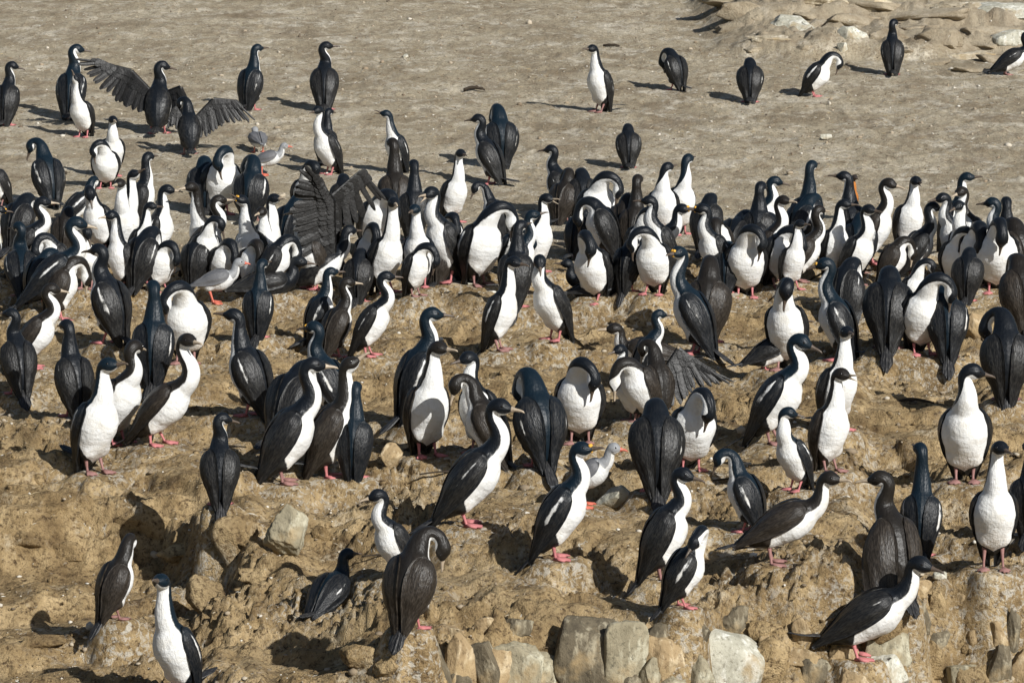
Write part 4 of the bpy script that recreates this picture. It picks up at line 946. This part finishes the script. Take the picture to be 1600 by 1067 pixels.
B(1572, 478, 88, 'ps', 'large dark back at the right edge with white neck bulge and long striped tail', fy=625, kind='n', side=1, taillow=.1, anch='b')
B(1598, 394, 100, 'hunch', 'dark cormorant at the right edge just above the large dark back', fy=520, kind='j')
# foreground
B(913, 688, 2, 'sup', 'teal-headed cormorant in clear profile to the right, white wing streak, pink foot on the slope', fy=872, kind='a', yel=True, bar=1.2, taillow=.1, head=6)
B(1072, 728, 8, 's', 'cormorant with strongly S-curved white neck behind the foreground preener', fy=905, kind='n', dp=10, taillow=.08)
B(1066, 824, 16, 'pb', 'foreground cormorant twisting its white neck back over a dark wing, bright pink feet', fy=948, kind='n', side=-1, anch='b', taillow=.1, cheek=55, bar=1.2, neck=[74, 58, 12, -42], psi=[25, 75, 112, 140], hpsi=150, L=.25)
B(1300, 734, -2, 'lean', 'long-legged cormorant leaning right in profile, bill to bill with a brown-headed one', fy=880, kind='j', pale=True, feet='dull', clr=.085)
B(1436, 689, 82, 'tall', 'long-necked black cormorant seen from behind, white bar on its right wing', fy=868, kind='a', bar=1.3, dL=.02)
B(1370, 733, 112, 'sup', 'brown-headed cormorant facing left with drooping left wing and blue rump', fy=926, kind='j', hpsi=60, droop=(.18, 0), taillow=.02)
B(1565, 687, -92, 'up', 'white-fronted cormorant standing square to the viewer on bright pink legs', fy=892, kind='n', clr=.075, dL=.03)
B(1606, 712, 75, 'up', 'dark cormorant mostly cut off by the right edge beside the square-standing white front', fy=835, kind='n')
B(1442, 866, -4, 'lean', 'cormorant stepping down a pale slab, leaning right in profile with big pink foot', fy=1026, kind='n', dp=4, clr=.06, bar=.5)
B(586, 762, 212, 's', 'left-facing cormorant with pale bill and white breast behind a preening brown one', fy=905, kind='n', pale=True, dp=8)
B(640, 820, 62, 'ps', 'brown cormorant preening to its right with white throat loop and very long tail', fy=982, kind='j', side=-1, anch='b', taillow=.25)
B(545, 868, 62, 'sit', 'black cormorant sitting low by a dark shadow, head facing away', fy=952, kind='a', dp=16, clr=-.02, dark=True, mound=0)
B(178, 843, 42, 'bow', 'young cormorant preening on the lower left ledge, pale bill down, long dark tail', fy=968, kind='j', side=1, hpsi=70, anch='b', taillow=.15)
B(250, 895, 222, 'tall', 'white-breasted cormorant with teal nape and raised bill cut off by the bottom edge', fy=1090, kind='a', head=22, bar=1.0)
# gulls
G = dict(kind='g', name='gull', group='grey gulls among the cormorants')
B(398, 197, 105, 'gullrest', 'small grey gull resting hunched on the plain with white wing edge', fy=238, **G)
B(446, 222, 2, 'gull', 'pale grey gull with pink-red bill standing in profile on the plain', fy=274, **G)
B(376, 402, 8, 'gull', 'grey gull with red bill and legs in front of the left crowd', fy=474, **G)
B(962, 690, -12, 'gull', 'grey-winged gull with red bill behind the teal-headed profile cormorant', fy=790, dp=20, **G)
# ------------------------------------------------------------------ pebbles, litter, twigs (too many to count)
def scatter():
    rng = np.random.default_rng(5)
    N = 15000
    y = 16.2 * (45 / 16.2) ** rng.random(N); x = (rng.random(N) * 2 - 1) * (.42 + .152 * y)
    dens = .35 + .65 * (gn(x * .7, y * .7, 61) > -.1); keep = rng.random(N) < dens; x, y = x[keep], y[keep]; N = len(x)
    z = height(x, y, 3); sc = .0052 * np.exp(rng.normal(0, .60, N)) * np.where(y < 26, (y / 17) ** .6, 1.15)
    V0, F0 = ico(1)
    V = V0[None] * sc[:, None, None] * rng.uniform(.55, 1.4, (N, 1, 3)) * rng.uniform(.8, 1.2, (N, len(V0), 1))
    an = rng.random(N) * 6.28; c, s = np.cos(an)[:, None], np.sin(an)[:, None]
    V = np.stack([V[..., 0] * c - V[..., 1] * s, V[..., 0] * s + V[..., 1] * c, V[..., 2] * .7], -1) + np.stack([x, y, z + sc * .2], -1)[:, None]
    F = (F0[None] + (np.arange(N) * len(V0))[:, None, None]).reshape(-1, 3)
    tone = np.repeat(rng.random(N), len(V0))
    m, nt, b = newmat('pebble_mix'); q = NB(nt)
    q.l(q.ramp(q.attr('tone'), (0, (.10, .075, .05)), (.35, (.26, .20, .13)), (.80, (.42, .36, .27)), (.985, (.60, .57, .50))), b.inputs['Base Color']); b.inputs['Roughness'].default_value = .9
    o = put('pebbles', mesh('pebbles', V.reshape(-1, 3), F, [m], dict(tone=tone), smooth=False))
    tag(o, 'small loose pebbles and grit strewn over the whole slope', 'pebbles', kind='stuff')
    # hard clods and chips broken out of the crust: angular, pressed into the ground
    N = 7000
    y = 16.2 * (27 / 16.2) ** rng.random(N); x = (rng.random(N) * 2 - 1) * (.42 + .152 * y); keep = gn(x * .9, y * .9, 63) + rng.random(N) * .6 > .15; x, y = x[keep], y[keep]; N = len(x)
    z = height(x, y, 3); sc = .011 * np.exp(rng.normal(0, .55, N))
    V = V0[None] * sc[:, None, None] * rng.uniform(.4, 1.5, (N, 1, 3)) * rng.uniform(.55, 1.3, (N, len(V0), 1))
    an = rng.random(N) * 6.28; c, s = np.cos(an)[:, None], np.sin(an)[:, None]
    V = np.stack([V[..., 0] * c - V[..., 1] * s, V[..., 0] * s + V[..., 1] * c, V[..., 2] * .8], -1) + np.stack([x, y, z - sc * .1], -1)[:, None]
    F = (F0[None] + (np.arange(N) * len(V0))[:, None, None]).reshape(-1, 3)
    o = put('clods', mesh('clods', V.reshape(-1, 3), F, [M_GROUND], dict(front=np.ones(N * len(V0)), outcrop=np.zeros(N * len(V0)), guano=np.zeros(N * len(V0))), smooth=False))
    tag(o, 'hard ochre clods and chips broken out of the crusted bank', 'clods', kind='stuff')
    # straw, feathers and weed stems dropped by the birds: thin three-sided sticks
    N = 9000
    y = 16.2 * (40 / 16.2) ** rng.random(N); x = (rng.random(N) * 2 - 1) * (.42 + .152 * y); z = height(x, y, 3)
    L = .022 * np.exp(rng.normal(0, .5, N)) * (y / 17) ** .4; an = rng.normal(0, .7, N) + np.pi * (rng.random(N) < .5); el = rng.normal(.05, .25, N)
    d = np.stack([np.cos(an) * np.cos(el), np.sin(an) * np.cos(el), np.sin(el)], -1); sd = np.stack([-np.sin(an), np.cos(an), 0 * an], -1)
    r = (.0011 + .0016 * rng.random(N)) * (y / 17) ** .6; up = np.array([0, 0, 1.0])
    c0 = np.stack([x, y, z + .004], -1); pts = []
    for t, k in ((-1, .6), (0, 1), (1, .4)):
        c = c0 + d * (L * t * .5)[:, None] + up * (L * .08 * (1 - t * t))[:, None]
        for a in (0, 2.09, 4.19): pts.append(c + (sd * math.cos(a) + up * math.sin(a)) * (r * k)[:, None])
    V = np.stack(pts, 1); f = np.array([[i * 3 + j, i * 3 + (j + 1) % 3, i * 3 + 3 + (j + 1) % 3, i * 3 + 3 + j] for i in range(2) for j in range(3)])
    F = (f[None] + (np.arange(N) * 9)[:, None, None]).reshape(-1, 4)
    m, nt, b = newmat('straw_mix'); q = NB(nt)
    q.l(q.ramp(q.attr('tone'), (0, (.07, .048, .028)), (.4, (.24, .17, .085)), (.75, (.46, .37, .22)), (.92, (.68, .65, .57))), b.inputs['Base Color']); b.inputs['Roughness'].default_value = .85
    o = put('litter', mesh('litter', V.reshape(-1, 3), F, [m], dict(tone=np.repeat(rng.random(N), 9)), smooth=False))
    tag(o, 'dry straw, weed stems and moulted feathers lying among the birds', 'litter', kind='stuff')
scatter()
trample()
